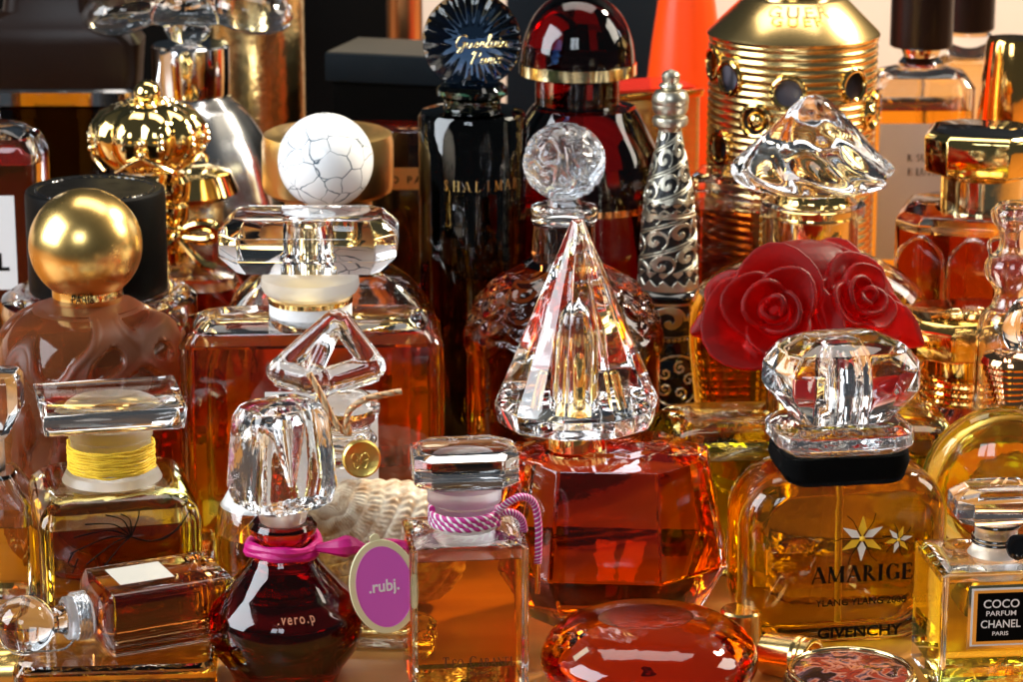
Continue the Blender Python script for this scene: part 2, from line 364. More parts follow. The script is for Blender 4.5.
def serif_bm(s, h, depth=.014, wf=1.0, gap=.08):
    bm = bmesh.new(); x0 = 0; n = 0
    def poly(pts, n):
        e = (n % 7)*.0006
        lo = [bm.verts.new((x*h, y*h, e)) for x, y in pts]; hi = [bm.verts.new((x*h, y*h, depth+e)) for x, y in pts]
        m = len(pts); bm.faces.new(hi); bm.faces.new(lo[::-1])
        for i in range(m): bm.faces.new((lo[i], lo[(i+1) % m], hi[(i+1) % m], hi[i]))
    for ch in s:
        wd, st = SER[ch]
        for q in st:
            n += 1
            if q[0] == 'b':
                _, xa, ya, xb, yb, w = q; w *= wf
                d = Vector((xb-xa, yb-ya)); d.normalize(); p = Vector((-d.y, d.x))*w/2
                if abs(d.y) > .25: p = Vector((w/2*math.copysign(1, -d.y), 0))
                poly([(x0+xa+p.x, ya+p.y), (x0+xb+p.x, yb+p.y), (x0+xb-p.x, yb-p.y), (x0+xa-p.x, ya-p.y)], n)
            elif q[0] == 's': poly([(x0+q[1]-q[3], q[2]), (x0+q[1]+q[3], q[2]), (x0+q[1]+q[3], q[2]+.035), (x0+q[1]-q[3], q[2]+.035)], n)
            else:
                _, cx, cy_, rx, ry, a0, a1, t = q; t *= wf; k = 16
                for i in range(k):
                    a, b = R(a0+(a1-a0)*i/k), R(a0+(a1-a0)*(i+1)/k)
                    poly([(x0+cx+rx*math.cos(a), cy_+ry*math.sin(a)), (x0+cx+rx*math.cos(b), cy_+ry*math.sin(b)),
                          (x0+cx+(rx-t)*math.cos(b), cy_+(ry-.045)*math.sin(b)), (x0+cx+(rx-t)*math.cos(a), cy_+(ry-.045)*math.sin(a))], n)
        x0 += wd+gap
    fin(bm); bmesh.ops.translate(bm, vec=(-(x0-gap)/2*h, -h/2, 0), verts=bm.verts[:]); return bm
def ribbon_bm(strokes, w=.05, depth=.012):
    """pen strokes (2-D point lists) drawn as a thin raised line"""
    out = []
    for st in strokes:
        p = spline([(x, y, 0) for x, y in st], 7)
        out.append(sweep(p, [w*(.55+.45*abs(math.sin(i*.37))) for i in range(len(p))], 6))
    return join(*out)
def cling(bm, prof, a0=-PI/2, off=.012):
    """lettering laid on a turned surface: x becomes angle, the radius follows the profile"""
    P = sorted(prof, key=lambda q: q[1])
    for v in bm.verts:
        z = v.co.z; r = P[-1][0]
        for a, b in zip(P, P[1:]):
            if a[1] <= z <= b[1]: r = a[0]+(b[0]-a[0])*((z-a[1])/max(b[1]-a[1], 1e-6)); break
        a = a0+v.co.x/2.3; r = r+off-v.co.y
        v.co.x, v.co.y = r*math.cos(a), r*math.sin(a)
    return bm
def filled(sp_secs, wall, floor, level, top=None, cs=6):
    """outer glass with the air left above the liquid as an inner surface, and the liquid itself"""
    top = top if top is not None else sp_secs[-1][0]-wall
    body = loft(sp_secs, cs)
    liq = loft(inner(sp_secs, wall, floor, level), cs)
    if top-level > .06: body = join(body, flip(loft(inner(sp_secs, wall, level+.015, top), cs)))
    return body, liq
def prof_inner(prof, wall, lo, hi):
    P = sorted(prof, key=lambda q: q[1]); rr = lambda z: next((a[0]+(b[0]-a[0])*((z-a[1])/(b[1]-a[1]) if b[1] > a[1] else 0) for a, b in zip(P, P[1:]) if a[1] <= z <= b[1]), P[-1][0])
    zs = [lo]+[q[1] for q in P if lo+.02 < q[1] < hi-.02]+[hi]
    return [(max(rr(z)-wall, .02), z) for z in zs]
def filled_lathe(prof, wall, floor, level, top, seg=56, f=None, ph=0):
    body = lathe(prof, seg, f, ph); liq = lathe(prof_inner(prof, wall, floor, level), seg, f, ph)
    if top-level > .06: body = join(body, flip(lathe(prof_inner(prof, wall, level+.015, top), seg, f, ph)))
    return body, liq
def tapes(sp, lst): return [(z_, h) for h, z_ in lst]
# ================================================================== the setting
def structure(name, bm, mat):
    o = obj(name, bm, mat); o['kind'] = 'structure'; return o
structure('table_top', box(170, 96, 4, .3, 0, 36, -2), 'dark_wood')
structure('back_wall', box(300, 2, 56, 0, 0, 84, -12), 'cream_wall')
structure('unseen_dark_wall', box(300, 2, 90, 0, 0, 84, 61.1), 'card_dark')  # unseen dark wall, added so the glass tops reflect dark instead of haze

# ================================================================== front row
# ---- square bottle with yellow thread and plate stopper
s = Spot(112, 470, 7); t = bottle(s, 'square pale yellow bottle with yellow thread round its neck under a flat glass plate', R(13))
hx, hy = s.c(80), s.c(84); zt = s.z(487)
secs = [(0, hx-.12, hy-.12, .3), (.12, hx, hy, .35), (zt-.5, hx, hy, .4), (zt-.15, hx-.1, hy-.1, .45), (zt+.18, hx-.42, hy-.42, .5), (zt+.3, hx-.7, hy-.7, .5)]
b, l = filled(secs, .38, .5, zt-.62, zt-.2); obj('body', b, 'yellow_glass', t); obj('liquid', l, 'pale_liquid', t)
zn = s.z(470)
obj('neck', lathe([(s.c(50), zt+.31), (s.c(46), zn), (s.c(40), zn+.06), (s.c(40), s.z(437)), (s.c(42), s.z(435)), (s.c(42), s.z(424)), (s.c(30), s.z(422))]), 'frosted_glass', t)
th = [Vector(((s.c(42)+.05*math.sin(a*2.71)+.02*math.sin(a*9.3))*math.cos(a), (s.c(42)+.05*math.sin(a*2.71)+.02*math.sin(a*9.3))*math.sin(a), s.z(467)+(s.z(443)-s.z(467))*a/(2*PI*26)+.06*math.sin(a*1.31+1)+.035*math.sin(a*4.3))) for a in [2*PI*i/44 for i in range(44*26)]]
obj('thread', sweep(th, .034, 6), 'yellow_thread', t)
zs0, zs1 = s.z(421), s.z(396)
st = obj('stopper', bev(loft([(zs0, s.c(60), s.c(46), .05), (zs0+.12, s.c(68), s.c(56), .06), (zs1, s.c(71), s.c(60), .06)], 2), .05), 'crystal', t)
obj('stopper_plug', lathe([(s.c(26), zs0-.06), (s.c(24), zs0-.02), (s.c(22), zs0-.012)]), 'frosted_glass', st)
# ink-drawn dandelion on the front
fy = -hy-.012
pen = []
cx, cz = .3, 0
for a, L in ((155, 1.3), (172, 1.5), (188, 1.6), (205, 1.3), (130, 1.0), (108, .8), (75, .9), (222, 1.0)):
    a = R(a); pen.append([(cx, cz), (cx+L*.45*math.cos(a)+.1, cz+L*.45*math.sin(a)+.12), (cx+L*math.cos(a), cz+L*math.sin(a)-.12)])
pen.append([(cx, cz), (cx+.5, -.16), (cx+1.0, -.02), (cx+1.35, .3), (cx+1.55, .62)]); pen.append([(cx+.5, -.16), (cx+.95, -.08), (cx+1.3, .22), (cx+1.55, .6)])
pen.append([(-1.2, -.3), (-1.35, -.6), (-1.2, -.7), (-1.1, -.5), (-1.25, -.9)])
bm = mv(ribbon_bm(pen, .022), rx=PI/2)
obj('lettering', mv(bm, s.c(-2), fy, s.z(538, -2.6), s=1.2), 'ink', t)

# ---- flat bottle lying under the ball-stopper bottle
LYC = at(158, 604, 1.5); LHX = 1.0
s = Spot(118, 660, .6); t = bottle(s, 'flat amber glass bottle lying on its back beneath the bottle with the ball stopper', R(4))
zt = LYC.z-LHX-.04
secs = [(0, s.c(96), 1.7, .3), (.2, s.c(100), 1.8, .4), (zt-.25, s.c(100), 1.8, .4), (zt, s.c(94), 1.6, .4)]
b, l = filled(secs, .22, .25, zt-.3); obj('body', b, 'clear_glass', t); obj('liquid', l, 'cognac_liquid', t)
FLAT_TOP = zt
s = Spot(4, 668, .2); t = thing('bottle_cap', 'round gold cap lying at the end of the flat amber bottle', 'bottle cap', (s.x-.35, .2, .78), rot=(0, R(90), R(4)), group=None)
obj('body', lathe([(0, -1.0), (.7, -1.0), (.76, -.94), (.76, .95), (.7, 1.02), (.0, 1.02)]), 'matte_gold', t)

# ---- bottle lying on its side with a ball stopper
s = Spot(100, 600, .8)
t = thing('perfume_bottle', 'square bottle of dark amber perfume lying on its side with a clear ball stopper', 'perfume bottle', (0, 0, 0))
hx, hy, hz = LHX, 1.45, 4.1
secs = [(0, hx-.15, hy-.15, .2), (.15, hx, hy, .25), (hz-.2, hx, hy, .25), (hz, hx-.2, hy-.2, .3), (hz+.12, hx-.55, hy-.55, .4)]
obj('body', loft(secs, 4), 'clear_glass', t)
obj('liquid', loft([(.3, hx-.2, hy-.22, .15), (hz-.3, hx-.2, hy-.22, .15)], 4), 'brown_liquid', t)
obj('neck', lathe([(.62, hz+.13), (.56, hz+.3), (.62, hz+.34), (.66, hz+.5), (.66, hz+.85), (.6, hz+.9)]), 'frosted_glass', t)
th = [Vector(((.68+.03*math.sin(i*.7))*math.cos(i*.2), (.68+.03*math.sin(i*.7))*math.sin(i*.2), hz+.22+i*.0018)) for i in range(230)]
th2 = [Vector((-.66, .1, hz+.5)), Vector((-1.0, .1, hz+.9)), Vector((-.95, .05, hz+1.6)), Vector((-.85, 0, hz+2.3))]
obj('thread', join(sweep(th, .06, 6), sweep(spline(th2, 10), .035, 6)), 'silver_thread', t)
st = obj('stopper', lathe([(0, hz+.92), (.5, hz+.92), (.46, hz+1.0), (.38, hz+1.18), (.42, hz+1.36)]+[(.9*math.sin(a), hz+2.13-.9*math.cos(a)) for a in [R(28+152*i/30) for i in range(30)]]+[(0, hz+3.03)]), 'crystal', t)
obj('label', box(.012, 1.5, 1.7, 0, hx+.008, .12, hz/2+.5), 'silver_paper', t)
# +x of the bottle looks up, its axis lies along the table pointing towards the flat bottle's cap
ax = Vector((-math.cos(R(26)), -math.sin(R(26)), -.005)).normalized(); up_ = (Vector((0, 0, 1))-ax*ax.z).normalized(); sd = ax.cross(up_)
M = Matrix((up_, sd, ax)).transposed().to_4x4()
M.translation = LYC-ax*hz/2
t.matrix_world = M

# ---- dark red octagonal bottle with the oval tag
s = Spot(284, 560, 1.5); t = bottle(s, 'dark red glass bottle with a chunky clear stopper, magenta ribbon and purple oval tag', R(10))
prof = [(0, .0), (s.c(44), 0), (s.c(47), .1)]+s.pr([(50, 683), (59, 664), (73, 646), (79, 628), (79, 610), (73, 600), (58, 587), (44, 572), (34, 560), (29, 550), (29, 538), (33, 532), (34, 526), (30, 521)])
f8 = lambda a, k, i: 1
b, l = filled_lathe(prof, .22, .4, s.z(566), s.z(566), 64, f8); obj('body', b, 'garnet_glass', t); obj('liquid', l, 'dark_red_liquid', t)
zc0, zc1 = s.z(506), s.z(402)
q = zc1-zc0
stp = loft([(zc0, s.c(36), s.c(30), .5), (zc0+.05*q, s.c(44), s.c(36), .55), (zc0+.2*q, s.c(48), s.c(39), .5), (zc0+.55*q, s.c(45), s.c(37), .45), (zc0+.86*q, s.c(42), s.c(34), .45), (zc0+.96*q, s.c(37), s.c(29), .5), (zc1, s.c(27), s.c(21), .4)], 7)
cav = loft([(zc0+.22*q, .12, .1, .08, .1, 0), (zc0+.5*q, .34, .3, .2, .06, 0), (zc0+.78*q, .55, .42, .3, .04, 0), (zc0+.84*q, .4, .3, .25, .04, 0)], 7)
st = obj('stopper', join(stp, flip(mv(cav, rz=.5))), 'wavy_crystal', t, rot=(0, 0, R(24)))
obj('stopper_plug', lathe(s.pr([(20, 529), (22, 524), (25, 514), (27, 507)])), 'frosted_glass', st)
rib = []
zr = s.z(545)
for i in range(80):
    a = PI*.6+2*PI*i/40; rib.append(Vector((s.c(35)*math.cos(a), s.c(35)*math.sin(a), zr+.06*math.sin(a*2)+(i/80-.5)*.34)))
rib2 = spline([(s.c(30), -s.c(22), zr+.05), (s.c(52), -s.c(34), zr+.16), (s.c(66), -s.c(30), zr+.12), (s.c(84), -s.c(26), zr-.1)], 8)
rib3 = spline([(s.c(84), -s.c(10), zr-.05), (s.c(105), -s.c(6), zr-.12), (s.c(120), -s.c(4), zr-.3)], 8)
obj('ribbon', join(sweep(rib, [.15+.03*math.sin(i*.9) for i in range(80)], 8), sweep(rib2, [.13+.2*math.sin(PI*i/24)**2 for i in range(25)], 8), sweep(rib3, [.08+.16*i/16 for i in range(17)], 8)), 'magenta_silk', t)
def oval(rx, rz, th, n=64):
    return loft([(0, rx-.02, rz-.02, 9), (.02, rx, rz, 9), (th-.02, rx, rz, 9), (th, rx-.02, rz-.02, 9)], 16)
tg = oval(1, 1, .1)
def ell(rx, rz, th):
    bm = lathe([(0, 0), (.985, 0), (1, .02), (1, th-.02), (.985, th), (0, th)], 72)
    for v in bm.verts: v.co.x *= rx; v.co.y *= rz
    return mv(bm, rx=PI/2)
tg.free()
tag = obj('tag', join(ell(s.c(35), s.c(49), .08), mv(ell(.16, .16, .07), z=s.c(50)), ), 'card_rim', t, loc=(s.c(94), -1.5, s.z(593, -1.5)), rot=(R(-4), R(-9), R(8)))
obj('tag_face', mv(ell(s.c(28.5), s.c(42), .012), y=-.081), 'purple_card', tag)
obj('lettering', mv(stand(text_bm('.rubj.', s.c(12), .01, .02), s.c(31)), 0, -.1, .05, ry=R(7)), 'white_ink', tag)
obj('lettering', cling(mv(stand(text_bm('.vero.p', s.c(8), .008, .008, space=1.25)), 0, 0, s.z(622, -2.2)), prof, R(-86), .01), 'bronze_ink', t)

# ---- clear square bottle with the twisted magenta cord
s = Spot(465, 556, 2); t = bottle(s, 'slim square bottle of amber perfume with a twisted magenta and white cord', R(7))
hx, hy = s.c(59), s.c(52); zt = s.z(532)
secs = [(0, hx-.06, hy-.06, .12), (.06, hx, hy, .16), (zt-.1, hx, hy, .18), (zt, hx-.1, hy-.1, .2), (zt+.12, hx-.42, hy-.42, .3), (zt+.22, hx-.85, hy-.85, .4)]
b, l = filled(secs, .22, .2, zt-.45, zt-.12); obj('body', b, 'clear_glass', t); obj('liquid', l, 'deep_amber_liquid', t)
obj('neck', lathe([(s.c(34), zt+.2)]+s.pr([(30, 518), (30, 504), (37, 500), (37, 486), (33, 483)])), 'frosted_glass', t)
z0, z1 = s.z(481), s.z(446)
st = obj('stopper', bev(loft([(z0, s.c(46), s.c(36), s.c(14)), (z0+.14, s.c(52), s.c(42), s.c(16)), (z1-.14, s.c(52), s.c(42), s.c(16)), (z1, s.c(43), s.c(33), s.c(13))], 1), .035), 'crystal', t)
obj('stopper_plug', lathe([(s.c(18), z0-.06), (s.c(18), z0-.02), (s.c(16), z0-.012)]), 'frosted_glass', st)
cz0, cz1 = s.z(523), s.z(508)
cp = [Vector((s.c(33)*math.cos(a), s.c(33)*math.sin(a), cz0+(cz1-cz0)*i/430)) for i, a in enumerate([PI*1.9+2*PI*j/120 for j in range(430)])]
loop = spline([(s.c(32), -s.c(12), cz1-.05), (s.c(42), -s.c(18), cz1+.28), (s.c(56), -s.c(16), cz1+.42), (s.c(68), -s.c(12), cz1+.18), (s.c(73), -s.c(10), cz1-.5), (s.c(73), -s.c(12), cz1-1.25), (s.c(72), -s.c(14), cz1-1.75)], 30)
loop2 = spline([(s.c(33), -s.c(4), cz1-.2), (s.c(46), -s.c(10), cz1-.12), (s.c(56), -s.c(8), cz1-.35), (s.c(60), -s.c(2), cz1-.8)], 30)
cord = obj('cord', join(sweep(cp, .1, 12, twist=.62, stripes=4), sweep(loop, .105, 12, twist=.5, stripes=4), sweep(loop2, .1, 12, twist=.5, stripes=4)), None, t, mats=['magenta_cord', 'white_cord'])
obj('cord_tip', mv(lathe([(0, -1), (.075, -1), (.085, -.96), (.085, 0), (.05, .02)], 16), s.c(72), -s.c(14), cz1-1.72), 'gold', cord)
obj('lettering', mv(stand(join(serif_bm('T', s.c(12)), mv(serif_bm('EO', s.c(9.5)), s.c(14), -s.c(1.2)), mv(serif_bm('C', s.c(12)), s.c(32)), mv(serif_bm('ABANEL', s.c(9.5)), s.c(60), -s.c(1.2))), s.c(72)), s.c(8), -hy-.012, s.z(663, -hy)), 'brown_ink', t)
obj('lettering', mv(stand(text_bm('PARIS', s.c(4), .01, space=1.4)), s.c(8), -hy-.012, s.z(675, -hy)), 'brown_ink', t)

# ---- faceted red bottle with the tall fluted pyramid stopper
s = Spot(610, 520, 7.6); t = bottle(s, 'large faceted orange red bottle under a tall pointed fluted crystal stopper', R(-4))
z_ = lambda y, d=-2.6: s.z(y, d)
cc = s.c
secs = [(0, cc(84), cc(66), cc(46)), (.1, cc(88), cc(70), cc(48)), (z_(582), cc(118), cc(90), cc(62)), (z_(476), cc(97), cc(72), cc(48)), (s.z(449), cc(46), cc(34), cc(24)), (s.z(446), cc(34), cc(28), cc(15))]
body = bev(loft(secs, 1), .045, 2, 14)
liq = loft(inner(secs, .32, .5, z_(474)), 1)
obj('body', body, 'clear_glass', t); obj('liquid', liq, 'red_liquid', t)
dx = at(577, 400, 7.6).x-s.x
M_ = lambda bm: mv(bm, dx)
obj('collar', M_(lathe([(cc(29), s.z(449)+.02), (cc(30), s.z(449)+.05), (cc(30), s.z(428)), (cc(28), s.z(427))])), 'gold', t)
s2 = Spot(577, 330, 7.6); c2 = s2.c
zb = s2.z(420)
fl = lambda a, k, i: (.965 if i % 2 else 1.0)
ptop = [(0, s2.z(219)), (c2(6), s2.z(221)), (c2(10), s2.z(230)), (c2(80), s2.z(393)), (c2(84), s2.z(402)), (c2(80), s2.z(420)), (c2(66), s2.z(424)), (c2(31), s2.z(425)), (0, s2.z(425))]
stp = bev(lathe(ptop[::-1], 20, fl, PI/20), .035, 2, 14)
st = obj('stopper', join(stp, flip(mv(lathe([(c2(17), s2.z(416)), (c2(17), s2.z(338)), (c2(12), s2.z(318)), (0, s2.z(300))][::1], 40), 0))), 'crystal', t, loc=(dx, 0, 0), rot=(0, 0, R(3)))
for q_ in (-1, 1): obj('tube', mv(lathe([(c2(5), 0), (c2(5), s2.z(372)-s2.z(408)), (c2(3), s2.z(370)-s2.z(408)), (0, s2.z(370)-s2.z(408))], 24), q_*c2(33), -c2(16), s2.z(408), ry=R(-9*q_)), 'gold', st)  # two extra tubes standing in for refracted images of the middle tube
obj('tube', lathe([(c2(9), s2.z(414)), (c2(9), s2.z(366)), (c2(7), s2.z(362)), (0, s2.z(362))], 32), 'gold', st)

# ---- amber glass disc lying flat
s = Spot(650, 650, .2); t = thing('perfume_bottle', 'round amber glass disc bottle lying flat before the pyramid stopper bottle', 'perfume bottle', (s.x, s.Y, .004), R(8))
prof = [(0, 0), (2.1, 0), (2.7, .25), (3.15, .8), (3.28, 1.25), (3.1, 1.75), (2.6, 2.15), (1.9, 2.4), (1.0, 2.52), (0, 2.55)]
pp = [(p.x, p.y) for p in spline([(a, b, 0) for a, b in prof], 5)]; pp[0] = (0, 0); pp[-1] = (0, 2.55)
obj('body', lathe(pp, 72), 'orange_glass', t)
bm = lathe([(0, 0), (.96, 0), (1, .012), (.96, .03), (0, .05)], 48)
for v in bm.verts: v.co.x *= 1.45; v.co.y *= 1.05
obj('label', mv(bm, -.1, .1, 2.5), 'frosted_amber', t)
obj('label', mv(box(.5, .3, .012, 0), -2.3, -1.4, 1.98, ry=R(-38)), 'cream_wall', t)

# ---- flat amber bottle seen between the red bottle and the corded one
s = Spot(372, 650, 5.2); t = bottle(s, 'low amber glass flask lying behind the purple tag', R(-5))
zt = s.z(622, -1)
secs = [(0, s.c(60), 1.0, .3), (.2, s.c(64), 1.1, .4), (zt-.25, s.c(64), 1.1, .4), (zt, s.c(58), .9, .4)]
b, l = filled(secs, .24, .25, zt-.3); obj('body', b, 'clear_glass', t); obj('liquid', l, 'cognac_liquid', t)
# ---- gold vial and small gold cap on their sides
s = Spot(795, 640, 1.6); t = thing('perfume_vial', 'small gold capped vial lying on its side before the bottle with star flowers', 'vial', (s.x, s.Y, .7), rot=(R(84), 0, R(52)), group=None)
obj('body', lathe([(0, -1.1), (.5, -1.1), (.66, -.95), (.7, .2), (.64, .3), (.68, .34), (.68, .44), (.63, .48), (.68, .52), (.68, .7), (.6, .74), (.52, .74), (.52, .2), (0, .2)], 40), 'satin_gold', t)
s = Spot(742, 625, 3.9); t = thing('bottle_cap', 'short orange gold cap standing behind the round amber disc', 'bottle cap', (s.x, s.Y, .004), group=None)
obj('body', lathe([(0, 0), (.62, 0), (.66, .05), (.66, 1.35), (.6, 1.42), (0, 1.42)], 40), 'satin_gold', t)

# ---- porcelain lidded compact
s = Spot(852, 670, -2.2); t = thing('compact', 'round glass compact with a painted oval lid in front of the star flower bottle', 'compact', (s.x, s.Y, .004), group=None)
zt = s.z(671); rr = s.c(66)
obj('body', lathe([(0, 0), (rr*.8, 0), (rr, .3), (rr*1.05, zt*.5), (rr*1.03, zt-.35), (rr*.98, zt-.12), (rr*.9, zt-.08), (0, zt-.08)], 64), 'smoke_glass', t)
obj('rim', mv(torus(rr*.93, .075, 64, 12), z=zt-.03), 'pale_gold', t); 
obj('painting', lathe([(0, zt-.06), (rr*.86, zt-.06), (rr*.84, zt-.02), (rr*.6, zt+.05), (0, zt+.09)], 64), 'porcelain_painting', t)

# ---- broad rounded orange bottle with star flowers
s = Spot(836, 560, 5.6); t = bottle(s, 'broad rounded bottle of orange perfume printed with star flowers, faceted crystal stopper and black collar', R(9))
cc = s.c; hx = cc(106); fy = -1.62
zb, zt = 0, s.z(468, -.6); hz = (zt-zb)/2; zc = hz
secs = [(-1.62, hx-.75, hz-.62, 1.0), (-1.56, hx-.6, hz-.5, 1.15), (-1.35, hx-.28, hz-.2, 1.4), (-1.0, hx-.06, hz-.03, 1.6), (-.6, hx, hz, 1.65), (.6, hx, hz, 1.65), (1.0, hx-.06, hz-.03, 1.6), (1.35, hx-.3, hz-.25, 1.4), (1.6, hx-.7, hz-.6, 1.0)]
isec = [(-1.2, hx-.85, hz-.72, .9), (-1.0, hx-.5, hz-.42, 1.15), (-.5, hx-.36, hz-.34, 1.3), (.5, hx-.36, hz-.34, 1.3), (1.0, hx-.5, hz-.42, 1.15), (1.25, hx-.85, hz-.7, .9)]
obj('body', loft(secs, 12, 'y', zc), 'clear_glass', t, sharp=50); obj('liquid', loft(isec, 12, 'y', zc), 'orange_liquid', t, sharp=50)
obj('dip_tube', mv(lathe([(.11, .6), (.11, zt-.3)], 16), 0, .2), 'frosted_glass', t)
obj('collar', loft([(zt-.05, cc(50), cc(36), .6), (s.z(474), cc(60), cc(42), .7), (s.z(455), cc(65), cc(46), .7), (s.z(446), cc(64), cc(45), .7)], 8), 'black_cloth', t)
zp0, zp1 = s.z(445), s.z(418)
obj('plate', bev(loft([(zp0, cc(58), cc(42), cc(22)), (zp0+.28, cc(69), cc(52), cc(26)), (zp1-.2, cc(69), cc(52), cc(26)), (zp1, cc(56), cc(42), cc(22))], 2), .04, 2, 15), 'wavy_crystal', t)
z0, z1 = zp1+.03, s.z(336)
q = z1-z0
sto = bev(loft([(z0, cc(46), cc(36), cc(24)), (z0+.22*q, cc(62), cc(48), cc(30)), (z0+.42*q, cc(75), cc(56), cc(34)), (z0+.68*q, cc(75), cc(56), cc(36)), (z0+.88*q, cc(62), cc(46), cc(30)), (z1, cc(38), cc(28), cc(18))], 2), .09, 2, 15)
cav = lathe([(0, z0+.06*q), (cc(24), z0+.06*q), (cc(25), z0+.45*q), (cc(24), z0+.6*q), (cc(17), z0+.75*q), (0, z0+.8*q)], 40)
st = obj('stopper', join(sto, flip(cav)), 'crystal', t, rot=(0, 0, R(4)))
obj('plug', lathe([(cc(13), z0+.1*q), (cc(13), z0+.5*q), (cc(10), z0+.55*q)], 32), 'silver', st)
def star(r, x, z, rot):
    bm = bmesh.new(); bm2 = bmesh.new()
    for k in range(6):
        a = rot+2*PI*k/6
        for side, B in ((1, bm if k % 2 else bm2),):
            pts = [(0.08*r, 0), (.42*r, .19*r), (r, .02*r), (r, -.02*r), (.42*r, -.19*r)]
            ca, sa = math.cos(a), math.sin(a)
            B.faces.new([B.verts.new((x+u*ca-v*sa, -.003*k, z+u*sa+v*ca)) for u, v in pts])
    for B in (bm, bm2):
        bmesh.ops.recalc_face_normals(B, faces=B.faces[:])
    return bm, bm2
for r, px_, py_, ro in ((cc(23), 12, 540, .5), (cc(14), 49, 543, .2)):
    A, B = star(r, cc(px_), s.z(py_, fy), ro)
    fl_ = obj('flower', A, 'yellow_petal', t, loc=(0, fy-.02, 0)); obj('petal', B, 'white_petal', fl_, loc=(0, -.004, 0))
    obj('stamen', join(*[mv(sweep([Vector((0, 0, 0)), Vector((r*.9*math.cos(a), 0, r*.9*math.sin(a))), Vector((r*1.25*math.cos(a+.1), 0, r*1.25*math.sin(a+.1)))], .014, 5), cc(px_), -.02, s.z(py_, fy)) for a in [ro+.5+2*PI*k/6 for k in range(6)]]), 'ink', fl_)
    obj('flower_heart', mv(sph(r*.13, 12), cc(px_), -.02, s.z(py_, fy)), 'yellow_petal', fl_)
tx = cc(13)
obj('lettering', mv(stand(serif_bm('AMARIGE', cc(17), wf=1.25), cc(104)), tx, fy-.005, s.z(575, fy)), 'ink', t)
obj('lettering', mv(stand(text_bm('YLANG YLANG 2008', cc(7), .012, .012), cc(92)), tx, fy-.005, s.z(603, fy)), 'ink', t)
obj('lettering', mv(stand(text_bm('GIVENCHY', cc(11), .012, .02), cc(86)), tx, fy-.005, s.z(633, fy)), 'ink', t)

# ---- square yellow bottle with the black and gold label
s = Spot(994, 600, 2); t = bottle(s, 'square bottle of yellow perfume with a gold framed black label and black wax seal', R(6))
cc = s.c; hx, hy = cc(68), cc(56); zt = s.z(556)
secs = [(0, hx-.06, hy-.06, .1), (.06, hx, hy, .14), (zt-.05, hx, hy, .14), (zt, hx-.06, hy-.06, .14), (zt+.1, hx-.5, hy-.5, .3)]
b, l = filled(secs, .26, .55, zt-.3, zt-.05); obj('body', b, 'clear_glass', t); obj('liquid', l, 'yellow_liquid', t)
obj('neck', lathe([(cc(28), zt+.09)]+s.pr([(24, 548), (22, 544), (21, 530), (23, 525), (23, 521)])), 'frosted_glass', t)
obj('cord', join(mv(torus(cc(23), .045, 40, 8), z=s.z(541)), mv(torus(cc(23), .045, 40, 8), z=s.z(537)), mv(torus(cc(24), .05, 40, 8), z=s.z(523))), 'black_gloss', t)
seal = obj('wax_seal', mv(join(lathe([(0, 0), (.36, 0), (.4, .06), (.38, .14), (.28, .17), (.24, .12), (0, .12)], 28, lambda a, k, i: 1+.04*math.sin(3*a)+.02*math.sin(7*a))), cc(14), -cc(27), s.z(539), rx=R(80), rz=R(8)), 'black_gloss', t)
z0, z1 = s.z(519), s.z(485)
q = z1-z0
obj('stopper', bev(loft([(z0, cc(38), cc(24), cc(10)), (z0+.22*q, cc(46), cc(33), cc(14)), (z0+.72*q, cc(46), cc(33), cc(14)), (z1, cc(32), cc(21), cc(10))], 1), .03), 'crystal', t)
lb = obj('label', box(cc(66), .03, cc(66), .008, cc(-8), -hy-.02, s.z(617, -hy)), 'pale_gold', t)
lz = s.z(617, -hy); lx = cc(-8)
for k_, (w_, mt_) in enumerate(((60, 'white_paper'), (56, 'pale_gold'), (48, 'card_black'))):
    obj('label_panel', box(cc(w_), .012, cc(w_ if k_ < 2 else 50), 0, lx, -hy-.04-.01*k_, lz), mt_, lb)
for tx_, dy_, h_, w_ in (('COCO', 14, 8.5, 36), ('PARFUM', 4, 5, 30), ('CHANEL', -7, 8, 40), ('PARIS', -17, 4, 16)):
    obj('lettering', mv(stand(text_bm(tx_, cc(h_), .008, .008), cc(w_)), lx, -hy-.071, lz+cc(dy_)), 'white_ink', lb)

# ================================================================== second row
# ---- small round amber bottle
s = Spot(262, 530, 6.4); t = bottle(s, 'small round amber glass bottle with a frosted shoulder behind the dark red bottle')
cc = s.c; R0 = cc(47)
prof = [(0, 0), (R0*.7, 0), (R0*.95, .5), (R0, s.z(560)), (R0*1.0, s.z(530)), (R0*.9, s.z(505)), (R0*.6, s.z(490)), (R0*.45, s.z(484))]
b, l = filled_lathe(prof, .22, .4, s.z(532), s.z(494)); obj('body', b, 'clear_glass', t); obj('liquid', l, 'cognac_liquid', t)
obj('shoulder_ring', lathe([(R0*.62, s.z(492)), (R0*.82, s.z(505)), (R0*.86, s.z(504)), (R0*.66, s.z(488)), (R0*.5, s.z(480)), (R0*.4, s.z(484))], 48), 'frosted_white', t)
obj('stopper', mv(sph(R0*.4, 32), z=s.z(476)+.2), 'crystal', t)

